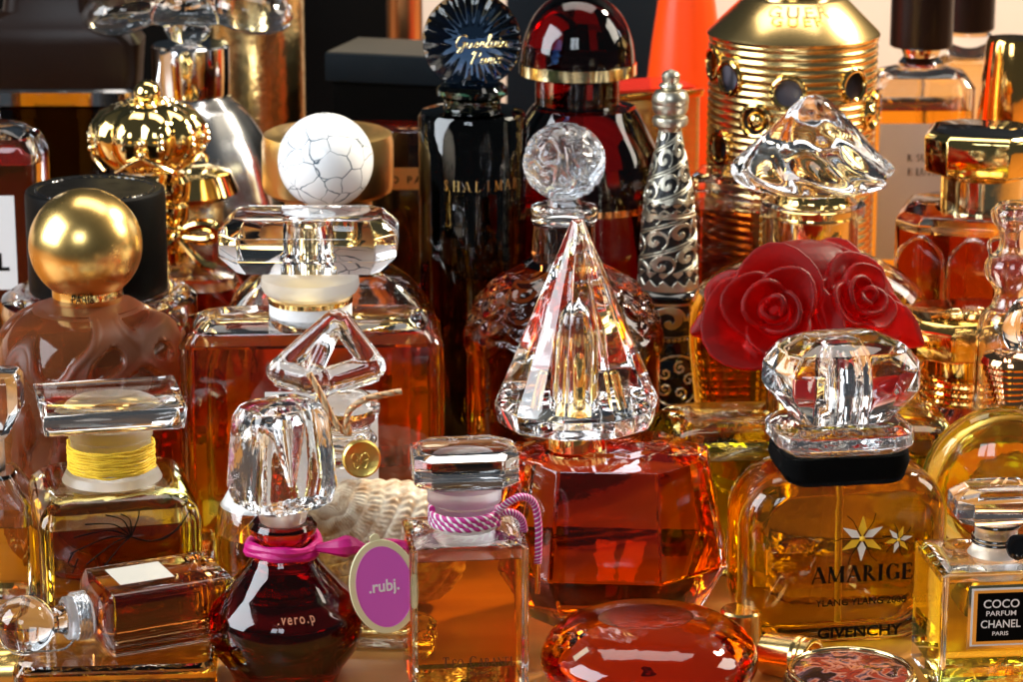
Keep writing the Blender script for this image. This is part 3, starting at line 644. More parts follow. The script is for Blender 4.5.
# ---- shell bottle with the triangular stopper
s = Spot(372, 500, 9); t = bottle(s, 'cream ribbed shell bottle with a triangular glass loop stopper, hemp cord and gold seal')
cc = s.c
cen = Vector((cc(6), 0, s.z(540))); rx_, rz_, ry_ = cc(84), s.z(452)-s.z(540), 1.45
rz_ = min(rz_, cen.z-.01)
hinge = Vector((-cc(52), 0, s.z(482)-cen.z))
bm = bmesh.new(); NU, NV = 300, 170; g = []
for j in range(NV+1):
    th = PI*j/NV; row = []
    for i in range(NU):
        a = 2*PI*i/NU
        sg = lambda q: math.copysign(abs(q)**.72, q)
        x, y, z = rx_*math.sin(th)*sg(math.cos(a)), -ry_*math.cos(th), rz_*math.sin(th)*sg(math.sin(a))
        d = math.hypot(x-hinge.x, z-hinge.z); an = math.atan2(z-hinge.z, x-hinge.x)
        rdg = abs(math.sin(d*6.4+.25*math.sin(an*9)))**.6; bead = .5+.5*math.sin(an*90+1.5*math.sin(d*6.4*2)); 
        fr_ = .05*rdg+.045*bead*rdg
        n = Vector((x/rx_**2, y/ry_**2, z/rz_**2)).normalized()
        row.append(bm.verts.new(Vector((x, y, z))+n*fr_+cen))
    g.append(row)
for j in range(NV):
    for i in range(NU): bm.faces.new((g[j][i], g[j][(i+1) % NU], g[j+1][(i+1) % NU], g[j+1][i]))
bmesh.ops.remove_doubles(bm, verts=bm.verts[:], dist=1e-4)
obj('body', fin(bm), 'shell_glass', t, sharp=80)
nx = at(346, 420, 9).x-s.x
fN = lambda bm: mv(bm, nx)
bub = spline([(cc(24), s.z(472), 0), (cc(30), s.z(460), 0), (cc(22), s.z(450), 0), (cc(31), s.z(440), 0), (cc(24), s.z(428), 0), (cc(33), s.z(415), 0), (cc(34), s.z(404), 0), (cc(22), s.z(394), 0), (cc(14), s.z(391), 0)], 6)
obj('neck', fN(lathe([(p.x, p.y) for p in bub], 48)), 'wavy_crystal', t)
P0, P1, P2, P3 = [Vector((at(px_, py_, 9+d).x-s.x, d, at(px_, py_, 9+d).z)) for px_, py_, d in ((338, 318, .1), (277, 372, -.2), (376, 368, .3), (322, 384, 0))]
def bar(a, b, r): return sweep([a+(b-a)*i/8 for i in range(9)], r*1.45, 12)
PF = P3+Vector((-.35, -.75, .35))
bl = join(bar(P0, P1, .26), bar(P0, P2, .27), bar(P1, P3, .34), bar(P3, P2, .34), bar(P0, PF, .22), bar(PF, P1, .24), bar(PF, P3, .34), *[mv(sph(r, 20), *p) for p, r in ((P0, .28), (P1, .36), (P2, .35), (P3, .42), (PF, .3))], mv(lathe([(.3, -.45), (.34, 0), (.3, .3)], 24), P3.x+.3, P3.y, P3.z))
st = obj('stopper', bl, 'crystal', t)
rm = st.modifiers.new('blend', 'REMESH'); rm.mode = 'VOXEL'; rm.voxel_size = .05; rm.use_smooth_shade = True
sm = st.modifiers.new('soft', 'SMOOTH'); sm.factor = .6; sm.iterations = 9
def tp(px_, py_, d): v = at(px_, py_, 9+d); return Vector((v.x-s.x, d, v.z))
cpath = spline([tp(309, 374, -1.3), tp(320, 393, -1.35), tp(336, 424, -1.3), tp(349, 434, -1.3), tp(347, 424, -1.35), tp(350, 411, -1.3), tp(366, 400, -1.2), tp(386, 395, -1.0), tp(402, 392, -.9)], 9)
tie = [Vector((nx+(cc(25)+.07)*math.cos(a), (cc(25)+.07)*math.sin(a), s.z(444)+.04*math.sin(a*2))) for a in [2*PI*i/40 for i in range(84)]]
cord = obj('cord', join(sweep(cpath, .1, 12, twist=.5, stripes=4), sweep(tie, .07, 10)), None, t, mats=['hemp', 'copper'])
ctr = tp(361, 458, -1.95)
seal = obj('seal', mv(lathe([(0, 0), (.56, 0), (.62, .06), (.62, .3), (.56, .36), (.5, .33), (0, .33)], 48), *ctr, rx=R(84), rz=R(10)), 'seal_gold', t)
em = [[(-.2, .2), (-.28, .02), (-.12, -.05), (-.06, .12), (-.18, .2)], [(.2, .2), (.28, .02), (.12, -.05), (.06, .12), (.18, .2)], [(0, .1), (0, -.2)], [(-.24, -.1), (-.16, -.3), (0, -.24), (.16, -.3), (.24, -.1)], [(-.1, -.12), (.1, -.12)]]
obj('seal_relief', mv(ribbon_bm(em, .035), ctr.x, ctr.y-.33, ctr.z+.03, rx=R(84), rz=R(10)), 'seal_gold', seal)
obj('seal_loop', mv(torus(.13, .045, 24, 8), ctr.x, ctr.y-.15, ctr.z+.66, rx=R(90)), 'silver_thread', seal)

# ---- bottle cut by the picture edge beside the gold sphere
s = Spot(-16, 400, 9.2); t = bottle(s, 'bottle with a cut crystal block stopper cut off by the edge beside the plate stopper')
cc = s.c
secs = [(0, cc(46), cc(34), .2), (s.z(500), cc(46), cc(34), .3), (s.z(470), cc(28), cc(24), .4)]
b, l = filled(secs, .2, .3, s.z(520)); obj('body', b, 'clear_glass', t); obj('liquid', l, 'amber_liquid', t)
obj('neck', lathe(s.pr([(18, 470), (18, 440), (22, 436), (22, 432)])), 'frosted_glass', t)
obj('stopper', bev(loft([(s.z(431), cc(26), cc(20), cc(6)), (s.z(408), cc(37), cc(28), cc(8)), (s.z(378), cc(37), cc(28), cc(8)), (s.z(372), cc(33), cc(24), cc(7))], 1), .04), 'crystal', t)

# ---- round yellow-green bottle with spiral cap
s = Spot(1004, 470, 9); t = bottle(s, 'round yellow green bottle with a rose gold spiral cap and crystal drop')
cc = s.c; zc = s.z(486); rr = cc(82)
rr = min(rr, zc-.02) if zc < rr else rr
el = lambda f: [(-1.5*f*math.cos(a), rr*f*max(math.sin(a), .02), rr*f*max(math.sin(a), .02), 99) for a in [PI*k/28 for k in range(29)]]
obj('body', loft(el(1), 20, 'y', zc), 'clear_glass', t, sharp=60)
obj('liquid', loft(el(.86), 20, 'y', zc), 'green_liquid', t, sharp=60)
obj('foot', loft([(0, rr*.5, 1.1, .3), (max(.1, zc-rr*.93), rr*.42, .9, .3)], 5), 'clear_glass', t)
ox = at(1012, 380, 9).x-s.x
pr_ = []
for i in range(7):
    y0 = 404-i*6.5; w = 15+i*2.4; pr_ += [(cc(w-1.5), s.z(y0+1)), (cc(w+1.5), s.z(y0-2)), (cc(w+1), s.z(y0-5))]
obj('cap', mv(lathe([(0, s.z(406))]+pr_+[(cc(28), s.z(356)), (cc(18), s.z(353)), (0, s.z(352))], 48), ox), 'rose_gold', t)
dp = spline([(.02, s.z(350), 0), (cc(14), s.z(347), 0), (cc(19), s.z(332), 0), (cc(16), s.z(316), 0), (cc(8), s.z(303), 0), (.02, s.z(297), 0)], 7)
obj('stopper', mv(lathe([(0, s.z(350))]+[(p.x, p.y) for p in dp[1:-1]]+[(0, s.z(297))], 40), ox+cc(8)), 'crystal', t)
# ---- frosted bottle with the gold sphere
s = Spot(91, 380, 14); t = bottle(s, 'frosted brown relief bottle with a matte gold sphere for a cap')
cc = s.c
pr_ = [(0, 0), (cc(84), 0), (cc(92), .3), (cc(97), s.z(470)), (cc(98), s.z(380)), (cc(94), s.z(345)), (cc(80), s.z(322)), (cc(58), s.z(308)), (cc(38), s.z(302)), (cc(33), s.z(300))]
pr2 = [(p.x, p.y) for p in spline([(a, b, 0) for a, b in pr_[3:]], 9)]
N2 = len(pr2)
full = pr_[:3]+[(cc(92)+(cc(97)-cc(92))*i/30, .3+(s.z(470)-.3)*i/30) for i in range(1, 30)]+pr2
def relief(a, k, i):
    r, z = full[k]
    if k < 4 or z > s.z(306): return 1
    v = Vector((math.cos(a)*1.5, math.sin(a)*1.5, z*.55)); n = noise.noise(v+Vector((3, 1, 7)))
    m = abs(n)
    w = max(0, min(1, (m-.14)/.05)); w = w*w*(3-2*w)
    return 1-.06*w+.02*(1-w)*max(0, math.sin(n*26))
b = lathe(full, 300, relief)
ly = b.verts.layers.float.new('frost')
for v_ in b.verts:
    h_ = math.hypot(v_.co.x, v_.co.y)
    if h_ > .1 and v_.co.z < s.z(308):
        m_ = abs(noise.noise(Vector((v_.co.x/h_*1.5, v_.co.y/h_*1.5, v_.co.z*.55))+Vector((3, 1, 7)))); v_[ly] = max(0, min(1, (m_-.14)/.06))
obj('body', b, 'frosted_brown', t, sharp=70)
obj('liquid', lathe([(0, .4)]+prof_inner(full, .85, .42, s.z(350)), 64), 'tea_liquid', t)
col = obj('collar', lathe([(cc(34), s.z(301)), (cc(35), s.z(299)), (cc(35), s.z(288)), (cc(30), s.z(285))], 64), 'gold', t)
obj('lettering', wrap(mv(stand(text_bm('PARIS', cc(8), .006, .004, sx=.8)), 0, 0, s.z(300.5, -1.2)), cc(35)+.006), 'ink', col)
obj('cap', mv(sph(cc(56), 72), z=s.z(245)), 'matte_gold', t)

# ---- large amber rectangle with the bevelled crystal stopper
s = Spot(313, 420, 14); t = bottle(s, 'large rectangular amber bottle with a white label and long cut crystal stopper', R(3))
cc = s.c; hx, hy = cc(129), 2.0; zt = s.z(331, -1.2)
secs = [(0, hx-.1, hy-.1, .3), (.1, hx, hy, .35), (zt-.42, hx, hy, .45), (zt-.1, hx-.2, hy-.2, .5), (zt+.22, hx-.75, hy-.7, .6), (zt+.3, hx-1.2, hy-.9, .6)]
b, l = filled(secs, .3, .5, zt-.45, zt-.08); obj('body', b, 'clear_glass', t); obj('liquid', l, 'cognac_liquid', t)
cr = cc(41)
col = obj('collar', lathe([(cr, zt+.32)]+s.pr([(41, 322), (41, 300), (38, 297)]), 64), 'white_paper', t)
for y0, y1 in ((325, 319.5), (302, 296.5)):
    obj('band', lathe([(cr+.005, s.z(y0)), (cr+.03, s.z(y0)+.02), (cr+.03, s.z(y1)-.02), (cr+.005, s.z(y1))], 64), 'gold', col)
rg = s.pr([(40, 295), (46, 291), (49, 284), (48, 277), (42, 271), (36, 269)])
obj('neck_ring', lathe(rg, 64), 'frosted_glass', t)
z0, z1 = s.z(267), s.z(213)
q = z1-z0
sto = bev(loft([(z0, cc(70), cc(36), cc(10)), (z0+.3*q, cc(87), cc(50), cc(20)), (z0+.72*q, cc(87), cc(50), cc(20)), (z1, cc(72), cc(36), cc(12))], 1), .05)
cav = lathe([(0, z0+.02*q), (cc(27), z0+.02*q), (cc(27), z0+.3*q), (cc(24), z0+.36*q), (cc(24), z0+.72*q), (cc(27), z0+.76*q), (cc(26), z0+.84*q), (0, z0+.86*q)], 48)
st = obj('stopper', join(sto, flip(cav)), 'crystal', t, rot=(0, 0, R(-3)))
obj('plug', lathe([(cc(14), z0+.05*q), (cc(14), z0+.55*q), (cc(9), z0+.6*q)], 32), 'pale_gold', st)
obj('label', box(cc(110), .02, s.z(392, -hy)-s.z(515, -hy), 0, cc(10), -hy-.015, (s.z(392, -hy)+s.z(515, -hy))/2), 'white_paper', t)

# ---- red rose bottle
s = Spot(806, 430, 13.2); t = bottle(s, 'wide olive glass bottle crowned by frosted red glass roses', R(3))
cc = s.c; hx, hy = cc(150), 2.3; zt = s.z(440, -2)
secs = [(0, hx-.15, hy-.15, .4), (.15, hx, hy, .5), (zt-.5, hx, hy, .55), (zt-.15, hx-.12, hy-.12, .6), (zt+.25, hx-.5, hy-.5, .7), (zt+.42, hx-1.2, hy-1.1, .6)]
b, l = filled(secs, .42, .4, zt-.75, zt-.2); obj('body', b, 'yellow_glass', t); obj('liquid', l, 'green_liquid', t)
obj('neck', lathe([(cc(44), zt+.41), (cc(40), zt+.5), (cc(40), s.z(385))], 48), 'gold', t)
def petal_bm(ax_rot, rad, ht, span, curl, tilt, n=12, m=10):
    bm = bmesh.new(); g = []
    for j in range(m+1):
        v = j/m; row = []
        for i in range(n+1):
            u = 2*i/n-1
            edge = 1-.34*abs(u)**2.6
            vv = v*edge
            rr = rad*(.22+.78*vv**.6)+curl*max(0, vv-.6)**1.5*2.6
            hh = ht*vv**1.05-curl*.7*max(0, vv-.75)*1.6*(1+.3*math.cos(3*u+ax_rot*5))
            an = ax_rot+u*span*(1-.1*vv)
            rr *= 1+.10*math.cos(u*2.4)+.03*math.sin(7*u+9*ax_rot)*vv
            row.append(bm.verts.new((rr*math.cos(an), rr*math.sin(an), hh+tilt*rr*.15)))
        g.append(row)
    for j in range(m):
        for i in range(n): bm.faces.new((g[j][i], g[j][i+1], g[j+1][i+1], g[j+1][i]))
    bmesh.ops.recalc_face_normals(bm, faces=bm.faces[:])
    bmesh.ops.solidify(bm, geom=bm.faces[:], thickness=.17)
    return fin(bm)
def bloom(R0, seed):
    rnd = random.Random(seed); out = []
    for k, (rf, hf, np_, curl) in enumerate(((.24, 1.0, 2, .02), (.5, .97, 2, .1), (.78, .84, 3, .26), (1.05, .55, 3, .42))):
        a0 = rnd.random()*6
        for i in range(np_):
            out.append(petal_bm(a0+2*PI*i/np_, R0*rf*rnd.uniform(.95, 1.06), R0*hf*.95*rnd.uniform(.95, 1.05), PI/np_*1.35, R0*curl*.55, 0))
    out.append(mv(sph(R0*.42, 20), z=R0*.2))
    return join(*out)
def rp(px_, py_, d): v = at(px_, py_, 13.2+d); return (v.x-s.x, d, v.z)
def leaf(tipx, tipy, px_, py_, d):
    a = Vector(rp(px_, py_, d)); b = Vector(rp(tipx, tipy, d-.2)); ax = b-a; L = ax.length; ax.normalize(); up2 = Vector((0, -1, 0)); sd = ax.cross(up2).normalized(); bm = bmesh.new(); g = []
    for j in range(11):
        v = j/10; w = L*.62*math.sin(PI*(v*.86+.14))**.8*(1 if v < 1 else .02); row = []
        for i in range(9):
            u = i/4-1
            row.append(bm.verts.new(a+ax*L*v+sd*w*u*.6+up2*(.28*(1-u*u)+.1*math.sin(v*3))))
        g.append(row)
    for j in range(10):
        for i in range(8): bm.faces.new((g[j][i], g[j][i+1], g[j+1][i+1], g[j+1][i]))
    bmesh.ops.recalc_face_normals(bm, faces=bm.faces[:]); bmesh.ops.solidify(bm, geom=bm.faces[:], thickness=.3); return fin(bm)
pcs = []
for px_, py_, d, r_, ex in ((768, 312, -.3, 48, 1.1), (838, 300, 0, 50, 1.15), (805, 285, .3, 56, 1.2)):
    q_ = sph(1, 32, squash=.8)
    for v in q_.verts: v.co.x *= cc(r_)*ex; v.co.y *= cc(r_)*.8; v.co.z *= cc(r_)
    pcs.append(mv(q_, *rp(px_, py_, d)))
for px_, py_, d, r0, rx, rz, sd in ((774, 316, -1.3, 62, R(66), R(-12), 1), (850, 308, -.9, 47, R(60), R(26), 5), (820, 284, .1, 44, R(40), R(4), 9), (738, 300, -.1, 30, R(54), R(-44), 12)):
    pcs.append(mv(bloom(cc(r0)*.86, sd), *rp(px_, py_, d), rx=rx, rz=rz))
for a in ((688, 331, 745, 312, -.6), (924, 346, 862, 312, -.9), (746, 366, 772, 322, -1.7), (832, 340, 826, 300, -1.2)):
    pcs.append(leaf(*a))
st = obj('stopper', join(*pcs), 'rose_glass', t, sharp=180)
rm = st.modifiers.new('cast', 'REMESH'); rm.mode = 'VOXEL'; rm.voxel_size = .05; rm.use_smooth_shade = True
sm = st.modifiers.new('soft', 'SMOOTH'); sm.factor = .5; sm.iterations = 3

# ---- octagonal gold-topped bottle with rope rings
s = Spot(966, 380, 17); t = bottle(s, 'clear brown bottle with an octagonal gold cap over two gold rope rings', R(10))
cc = s.c
secs = [(0, cc(66), cc(48), .6), (.2, cc(70), cc(52), .7), (s.z(452), cc(70), cc(52), .8), (s.z(425), cc(62), cc(46), .8), (s.z(405), cc(46), cc(38), .8), (s.z(399), cc(40), cc(36), .8)]
b, l = filled(secs, .3, .4, s.z(470), s.z(420)); obj('body', b, 'clear_glass', t); obj('liquid', l, 'tea_liquid', t)
cap = obj('cap', lathe(s.pr([(40, 398), (41, 394), (41, 372), (39, 370), (39, 350)]), 64), 'orange_gold', t)
for y in (394, 386, 378):
    ring = torus(cc(42.5), .14, 120, 10)
    for v in ring.verts:
        a = math.atan2(v.co.y, v.co.x); v.co.z += .03*math.sin(a*60+v.co.z*20)
    obj('rope_ring', mv(ring, z=s.z(y)), 'orange_gold', cap)
top = bev(loft([(s.z(350), cc(58), cc(54), cc(26)), (s.z(346), cc(63), cc(59), cc(28)), (s.z(320), cc(64), cc(60), cc(28)), (s.z(312), cc(57), cc(53), cc(26))], 1), .04)
obj('cap_top', top, 'orange_gold', cap)
sw = [[(-.9, -.1), (-.6, .3), (-.2, .3), (-.3, -.2), (-.7, -.3), (-.2, -.35), (.2, .1)], [(.1, .3), (.2, -.2), (.5, -.3), (.7, .2), (.5, .35), (.4, 0), (.8, -.3), (1.1, -.1)]]
obj('engraving', mv(ribbon_bm(sw, .03), 0, 0, s.z(312)+.005), 'pale_gold', cap)

# ---- small empty clear bottle
s = Spot(1014, 260, 13); t = bottle(s, 'small empty bottle of blown clear glass with a rounded collar')
cc = s.c
o_ = [(p.x, p.y) for p in spline([(a, b, 0) for a, b in [(cc(26), 0), (cc(30), .4), (cc(34), s.z(440)), (cc(33), s.z(330)), (cc(20), s.z(305)), (cc(17), s.z(292)), (cc(27), s.z(276)), (cc(27), s.z(262)), (cc(16), s.z(250)), (cc(15), s.z(232)), (cc(22), s.z(222)), (cc(24), s.z(212)), (cc(18), s.z(204))]], 6)]
i_ = [(max(r-.14, .05), z) for r, z in o_[3:]]
obj('body', lathe([(0, 0)]+o_+[(i_[-1][0], s.z(203))]+i_[::-1]+[(0, i_[0][1])], 56), 'clear_glass', t)
obj('handle', sweep(spline([(-cc(15), -.3, s.z(236)), (-cc(26), -.35, s.z(240)), (-cc(24), -.35, s.z(252)), (-cc(17), -.3, s.z(254))], 8), .07, 8), 'clear_glass', t)

# ================================================================== third row
# ---- round jar with black lid
s = Spot(99, 290, 22); t = bottle(s, 'round dark amber bottle with a wide matte black cap and thick glass shoulder')
cc = s.c
pr_ = [(0, 0), (cc(88), 0), (cc(95), .3), (cc(95), s.z(335)), (cc(97), s.z(318)), (cc(99), s.z(308)), (cc(97), s.z(297)), (cc(88), s.z(291)), (cc(76), s.z(288)), (cc(68), s.z(290))]
b, l = filled_lathe(pr_, .3, .4, s.z(316), s.z(300), 72); obj('body', b, 'clear_glass', t); obj('liquid', l, 'brown_liquid', t)
obj('cap', lathe([(cc(68), s.z(289)), (cc(69), s.z(287)), (cc(69.5), s.z(194)), (cc(68.5), s.z(190)), (cc(66), s.z(188)), (cc(64), s.z(189)), (cc(52), s.z(189.5)), (0, s.z(189.5))], 80), 'black_matte', t)
rel = torus(cc(58), .07, 200, 8)
for v in rel.verts: v.co.z *= .4+.6*(math.sin(46*math.atan2(v.co.y, v.co.x)) > 0)
obj('embossing', mv(rel, z=s.z(189.5)), 'black_gloss', t)

# ---- dome bottle with the embossed ball stopper
s = Spot(564, 330, 18); t = bottle(s, 'brown dome bottle embossed with festoons below a carved glass ball stopper')
cc = s.c
zt, zm = s.z(262), s.z(345); rm_ = cc(97)
prof = [(0, 0), (rm_*.9, 0), (rm_, .3)]+[(rm_*(1.0+.0*i), .3+(zm-.3)*i/24) for i in range(1, 24)]+[(rm_*math.cos(a)**.85+.02, zm+(zt-zm)*math.sin(a)) for a in [PI/2*i/44 for i in range(41)]]
def fest(a, k, i):
    r, z = prof[k]
    if k < 3: return 1
    h = (z-zm)/(zt-zm)
    if h > .22:
        rowf = (h-.22)/.19; row = int(rowf); fr = rowf-row
        n = [14, 12, 10, 8, 7][min(row, 4)]
        u = (a*n/(2*PI)+(row % 2)*.5) % 1-.5
        d = math.hypot(u*2, (1-fr)*1.15)
        w = .5+.5*math.cos(d*9) if d < 1.1 else 0
        return 1+.05*w
    n = 14; u = (a*n/(2*PI)) % 1-.5; yy = (h-.02)/.2
    fz = yy-(.1+3.2*u*u)
    w = math.exp(-(fz*3.2)**2)+math.exp(-((fz-.55)*4)**2)
    return 1+.035*w
b = lathe(prof, 340, fest); obj('body', b, 'brown_glass', t, sharp=70)
obj('neck', lathe(s.pr([(40, 264), (32, 258), (31, 224), (29, 222)]), 48), 'dark_brown_glass', t)
st = obj('stopper', lathe(s.pr([(27, 221), (33, 219), (34, 212), (33, 207), (27, 206), (17, 205), (15, 199), (15, 196)]), 64), 'crystal', t)
zs = s.z(162); rs = cc(39)
def swirl(a, k, i):
    th = PI*k/110; v = Vector((math.sin(th)*math.cos(a), math.sin(th)*math.sin(a), math.cos(th)))
    n = noise.noise(v*2.1+Vector((5, 2, 1))); w = math.sin(n*15+2*a)
    return 1+.055*max(-.3, w)
obj('stopper_ball', mv(sph(rs, 180, swirl, n=110), z=zs), 'frosted_crystal', st, sharp=70)

# ---- silver filigree spire bottle
s = Spot(669, 250, 22); t = bottle(s, 'slender black bottle with silver scrollwork and a tall filigree spire cap')
cc = s.c
def filigree(prof, pat, nu=360, depth=.05, z0=0):
    bm = bmesh.new(); g = []; hs = []
    for k, (r, z) in enumerate(prof):
        row = []; hr = []
        for i in range(nu):
            a = 2*PI*i/nu; h = pat(a, z, r); hr.append(h)
            row.append(bm.verts.new(((r-depth*(1-h))*math.cos(a), (r-depth*(1-h))*math.sin(a), z)))
        g.append(row); hs.append(hr)
    for k in range(len(prof)-1):
        for i in range(nu):
            j = (i+1) % nu; f = bm.faces.new((g[k][i], g[k][j], g[k+1][j], g[k+1][i]))
            f.material_index = 0 if (hs[k][i]+hs[k][j]+hs[k+1][i]+hs[k+1][j])/4 > .45 else 1
    bm.faces.new(g[0][::-1]); bm.faces.new(g[-1]); return fin(bm)
def scroll(u, v):
    """one scroll cell, u and v in -1..1: a spiral arm and a leaf"""
    r = math.hypot(u, v); p = math.atan2(v, u)
    w = math.cos(p+6.2*r) if r < .95 else -1
    dot = 1 if r < .14 else 0
    rim = 1 if .86 < r < 1.0 and p > -1.2 else 0
    return 1 if (w > .1 or dot or rim) else 0
zb_, ztp = s.z(286), s.z(130)
def spire_pat(a, z, r):
    h = (z-zb_)/(ztp-zb_)
    if h < .035 or .46 < h < .49 or .56 < h < .58: return 1
    if h < .12 or .5 < h < .55:
        u = (a*13/(2*PI)) % 1; hh = ((h-.035)/.085 if h < .2 else (h-.5)/.05)
        return 1 if abs(hh-.5) > abs(u-.3)*.9+.05 else 0
    band = (h*6-a*2/(2*PI)*1.0) % 1
    if band < .07 or .12 < band < .17: return 1
    u = ((a*6/(2*PI)+h*1.6) % 1)*2-1; v = (band-.58)/.41
    return scroll(u, v)
N = 260
pf = []
for i in range(N+1):
    h = i/N; hw = 31-8*h if h < .55 else 26.6-15.5*(h-.55)/.45; pf.append((cc(hw*1.0-(1.2 if .47 < h < .57 else 0)), zb_+(ztp-zb_)*h))
cap = obj('cap', filigree(pf, spire_pat), None, t, mats=['old_silver', 'dark_niello'], sharp=60)
obj('finial', lathe(s.pr([(11, 131), (12, 127), (17, 125), (18, 121), (17, 117), (13, 115), (16, 113), (18, 108), (17.5, 104), (18.5, 102), (18, 96), (15, 91), (9, 89), (12, 86), (11, 84), (8, 83), (9, 80), (9, 75), (7, 72), (2, 70)])+[(0, s.z(69))], 48), 'old_silver', cap)
obj('cap_ring', lathe(s.pr([(31, 295), (37, 294), (38, 291), (34, 287), (30, 286)]), 64), 'black_gloss', cap)
def cup_pat(a, z, r):
    h = (z-s.z(338))/(s.z(296)-s.z(338))
    if h > .93: return 1
    if h < .14:
        u = (a*30/(2*PI)) % 1-.5; return 1 if math.hypot(u*2, (h-.07)/.06) < .85 else 0
    if h < .18: return 1
    u = ((a*6/(2*PI)) % 1)*2-1; v = (h-.56)/.37
    return scroll(u if int(a*6/(2*PI)) % 2 else -u, v)
pf = [(cc(27+10*math.sin(PI/2*min(1, i/70*1.1))), s.z(338)+(s.z(296)-s.z(338))*i/70) for i in range(71)]
obj('neck_cup', filigree(pf, cup_pat), None, t, mats=['old_silver', 'dark_niello'], sharp=60)
pb = [(0, 0), (cc(40), 0), (cc(44), .3), (cc(47), s.z(400)), (cc(44), s.z(368)), (cc(32), s.z(356)), (cc(24), s.z(350)), (cc(23), s.z(339)), (0, s.z(339))]
obj('body', lathe(pb, 64), 'black_gloss', t)
rd = []
for i in range(5):
    a0 = 2*PI*i/5
    rd.append([(.5*math.cos(a0)+.26*(1-k/12)*math.cos(a0*1+k*.75), .5*math.sin(a0)+.26*(1-k/12)*math.sin(a0+k*.75)) for k in range(12)])
rd.append([(.95*math.cos(R(k*15)), .95*math.sin(R(k*15))) for k in range(25)])
obj('roundel', wrap(mv(ribbon_bm(rd, .055), .25, 0, s.z(380, -1.5), rx=PI/2), cc(47)+.02), 'old_silver', t)

# ---- faceted brown block bottle
s = Spot(728, 230, 26); t = bottle(s, 'faceted glass block bottle of brown perfume beside the silver spire', R(-14))
cc = s.c
secs = [(0, cc(40), 1.3, .3), (.1, cc(42), 1.4, .35), (s.z(186), cc(42), 1.4, .4), (s.z(170), cc(30), 1.0, .35)]
b, l = filled([(a, b_, c_, d_) for a, b_, c_, d_ in secs], .3, .4, s.z(205), s.z(180), cs=1); obj('body', b, 'clear_glass', t); obj('liquid', l, 'brown_liquid', t)

# ---- twisted crystal stopper bottle
s = Spot(812, 260, 20.5); t = bottle(s, 'oval pale gold bottle with a twisted crystal mushroom stopper and gold collar')
cc = s.c
zt = s.z(250)
secs = [(0, cc(100), 1.7, 1.5), (.2, cc(106), 1.85, 1.7), (s.z(340), cc(122), 2.0, 1.9), (s.z(305), cc(121), 2.0, 1.9), (s.z(287), cc(110), 1.9, 1.8), (s.z(272), cc(90), 1.7, 1.6), (s.z(260), cc(66), 1.6, 1.5), (s.z(252), cc(50), 1.5, 1.4)]
b, l = filled(secs, .28, .4, s.z(296), s.z(262), cs=10); obj('body', b, 'clear_glass', t); obj('liquid', l, 'yellow_liquid', t)
obj('collar', lathe(s.pr([(41, 251), (42, 248), (42, 206), (39, 203), (36, 196), (36, 190)]), 64), 'gold', t)
wall_ = s.pr([(46, 251), (46, 216), (52, 214), (52, 203), (47, 201)])
obj('neck', join(lathe(wall_+[(cc(43.5), s.z(201)), (cc(43.5), s.z(251))]+[wall_[0]], 64)), 'clear_glass', t)
ox = at(814, 150, 20.5).x-s.x
pr_ = [(p.x, p.y) for p in spline([(cc(a), s.z(b), 0) for a, b in ((44, 188), (58, 187), (72, 182), (79, 171), (74, 161), (54, 141), (32, 118), (14, 100), (3, 95))], 7)]
nk = len(pr_)
sw_ = lambda a, k, i: 1+(.036*math.cos(8*(a+.035*k))*min(1, k/8)*(1 if k < nk-3 else .3))
obj('stopper', mv(lathe([(0, s.z(188))]+pr_+[(0, s.z(94.5))], 180, lambda a, k, i: sw_(a, k-1, i) if 0 < k <= nk else 1), ox), 'crystal', t, sharp=60)

# ---- crackle ball bottle
s = Spot(328, 280, 19.6); t = bottle(s, 'arched green gold bottle with a white crackled ball for a stopper')
cc = s.c; W_ = cc(116); zc, H_ = s.z(372), s.z(258)-s.z(372)
secs = [(0, W_-.1, 1.5, .5), (.1, W_, 1.6, .6), (zc, W_, 1.6, .6)]+[(zc+H_*math.sin(a), max(W_*math.cos(a)**.75, cc(30)), 1.6-.5*math.sin(a)**6, .6) for a in [PI/2*i/16 for i in range(1, 16)]]
b, l = filled(secs, .34, .4, s.z(322), s.z(272), cs=6); obj('body', b, 'green_glass', t); obj('liquid', l, 'amber_liquid', t)
zb = secs[-1][0]
obj('neck', lathe([(cc(28), zb), (cc(26), zb+.2), (cc(22), s.z(208)), (cc(20), s.z(203))], 40), 'gold', t)
obj('stopper', mv(sph(cc(47.5), 72), z=s.z(161)), 'white_crackle', t)

# ---- copper gold drum cap
s = Spot(328, 150, 27); t = bottle(s, 'bottle with a wide brushed gold drum cap behind the white ball')
cc = s.c
obj('cap', lathe(s.pr([(0, 196), (40, 196), (58, 194), (64, 190), (66, 184), (66, 142), (64, 134), (58, 131), (40, 130), (0, 130)]), 72), 'gold_leaf', t)
obj('neck', lathe(s.pr([(44, 262), (44, 196.5)]), 48), 'gold_leaf', t)
obj('body', loft([(0, cc(66), 1.8, .5), (s.z(290), cc(66), 1.8, .6), (s.z(263), cc(46), 1.5, .6)], 5), 'amber_glass', t)

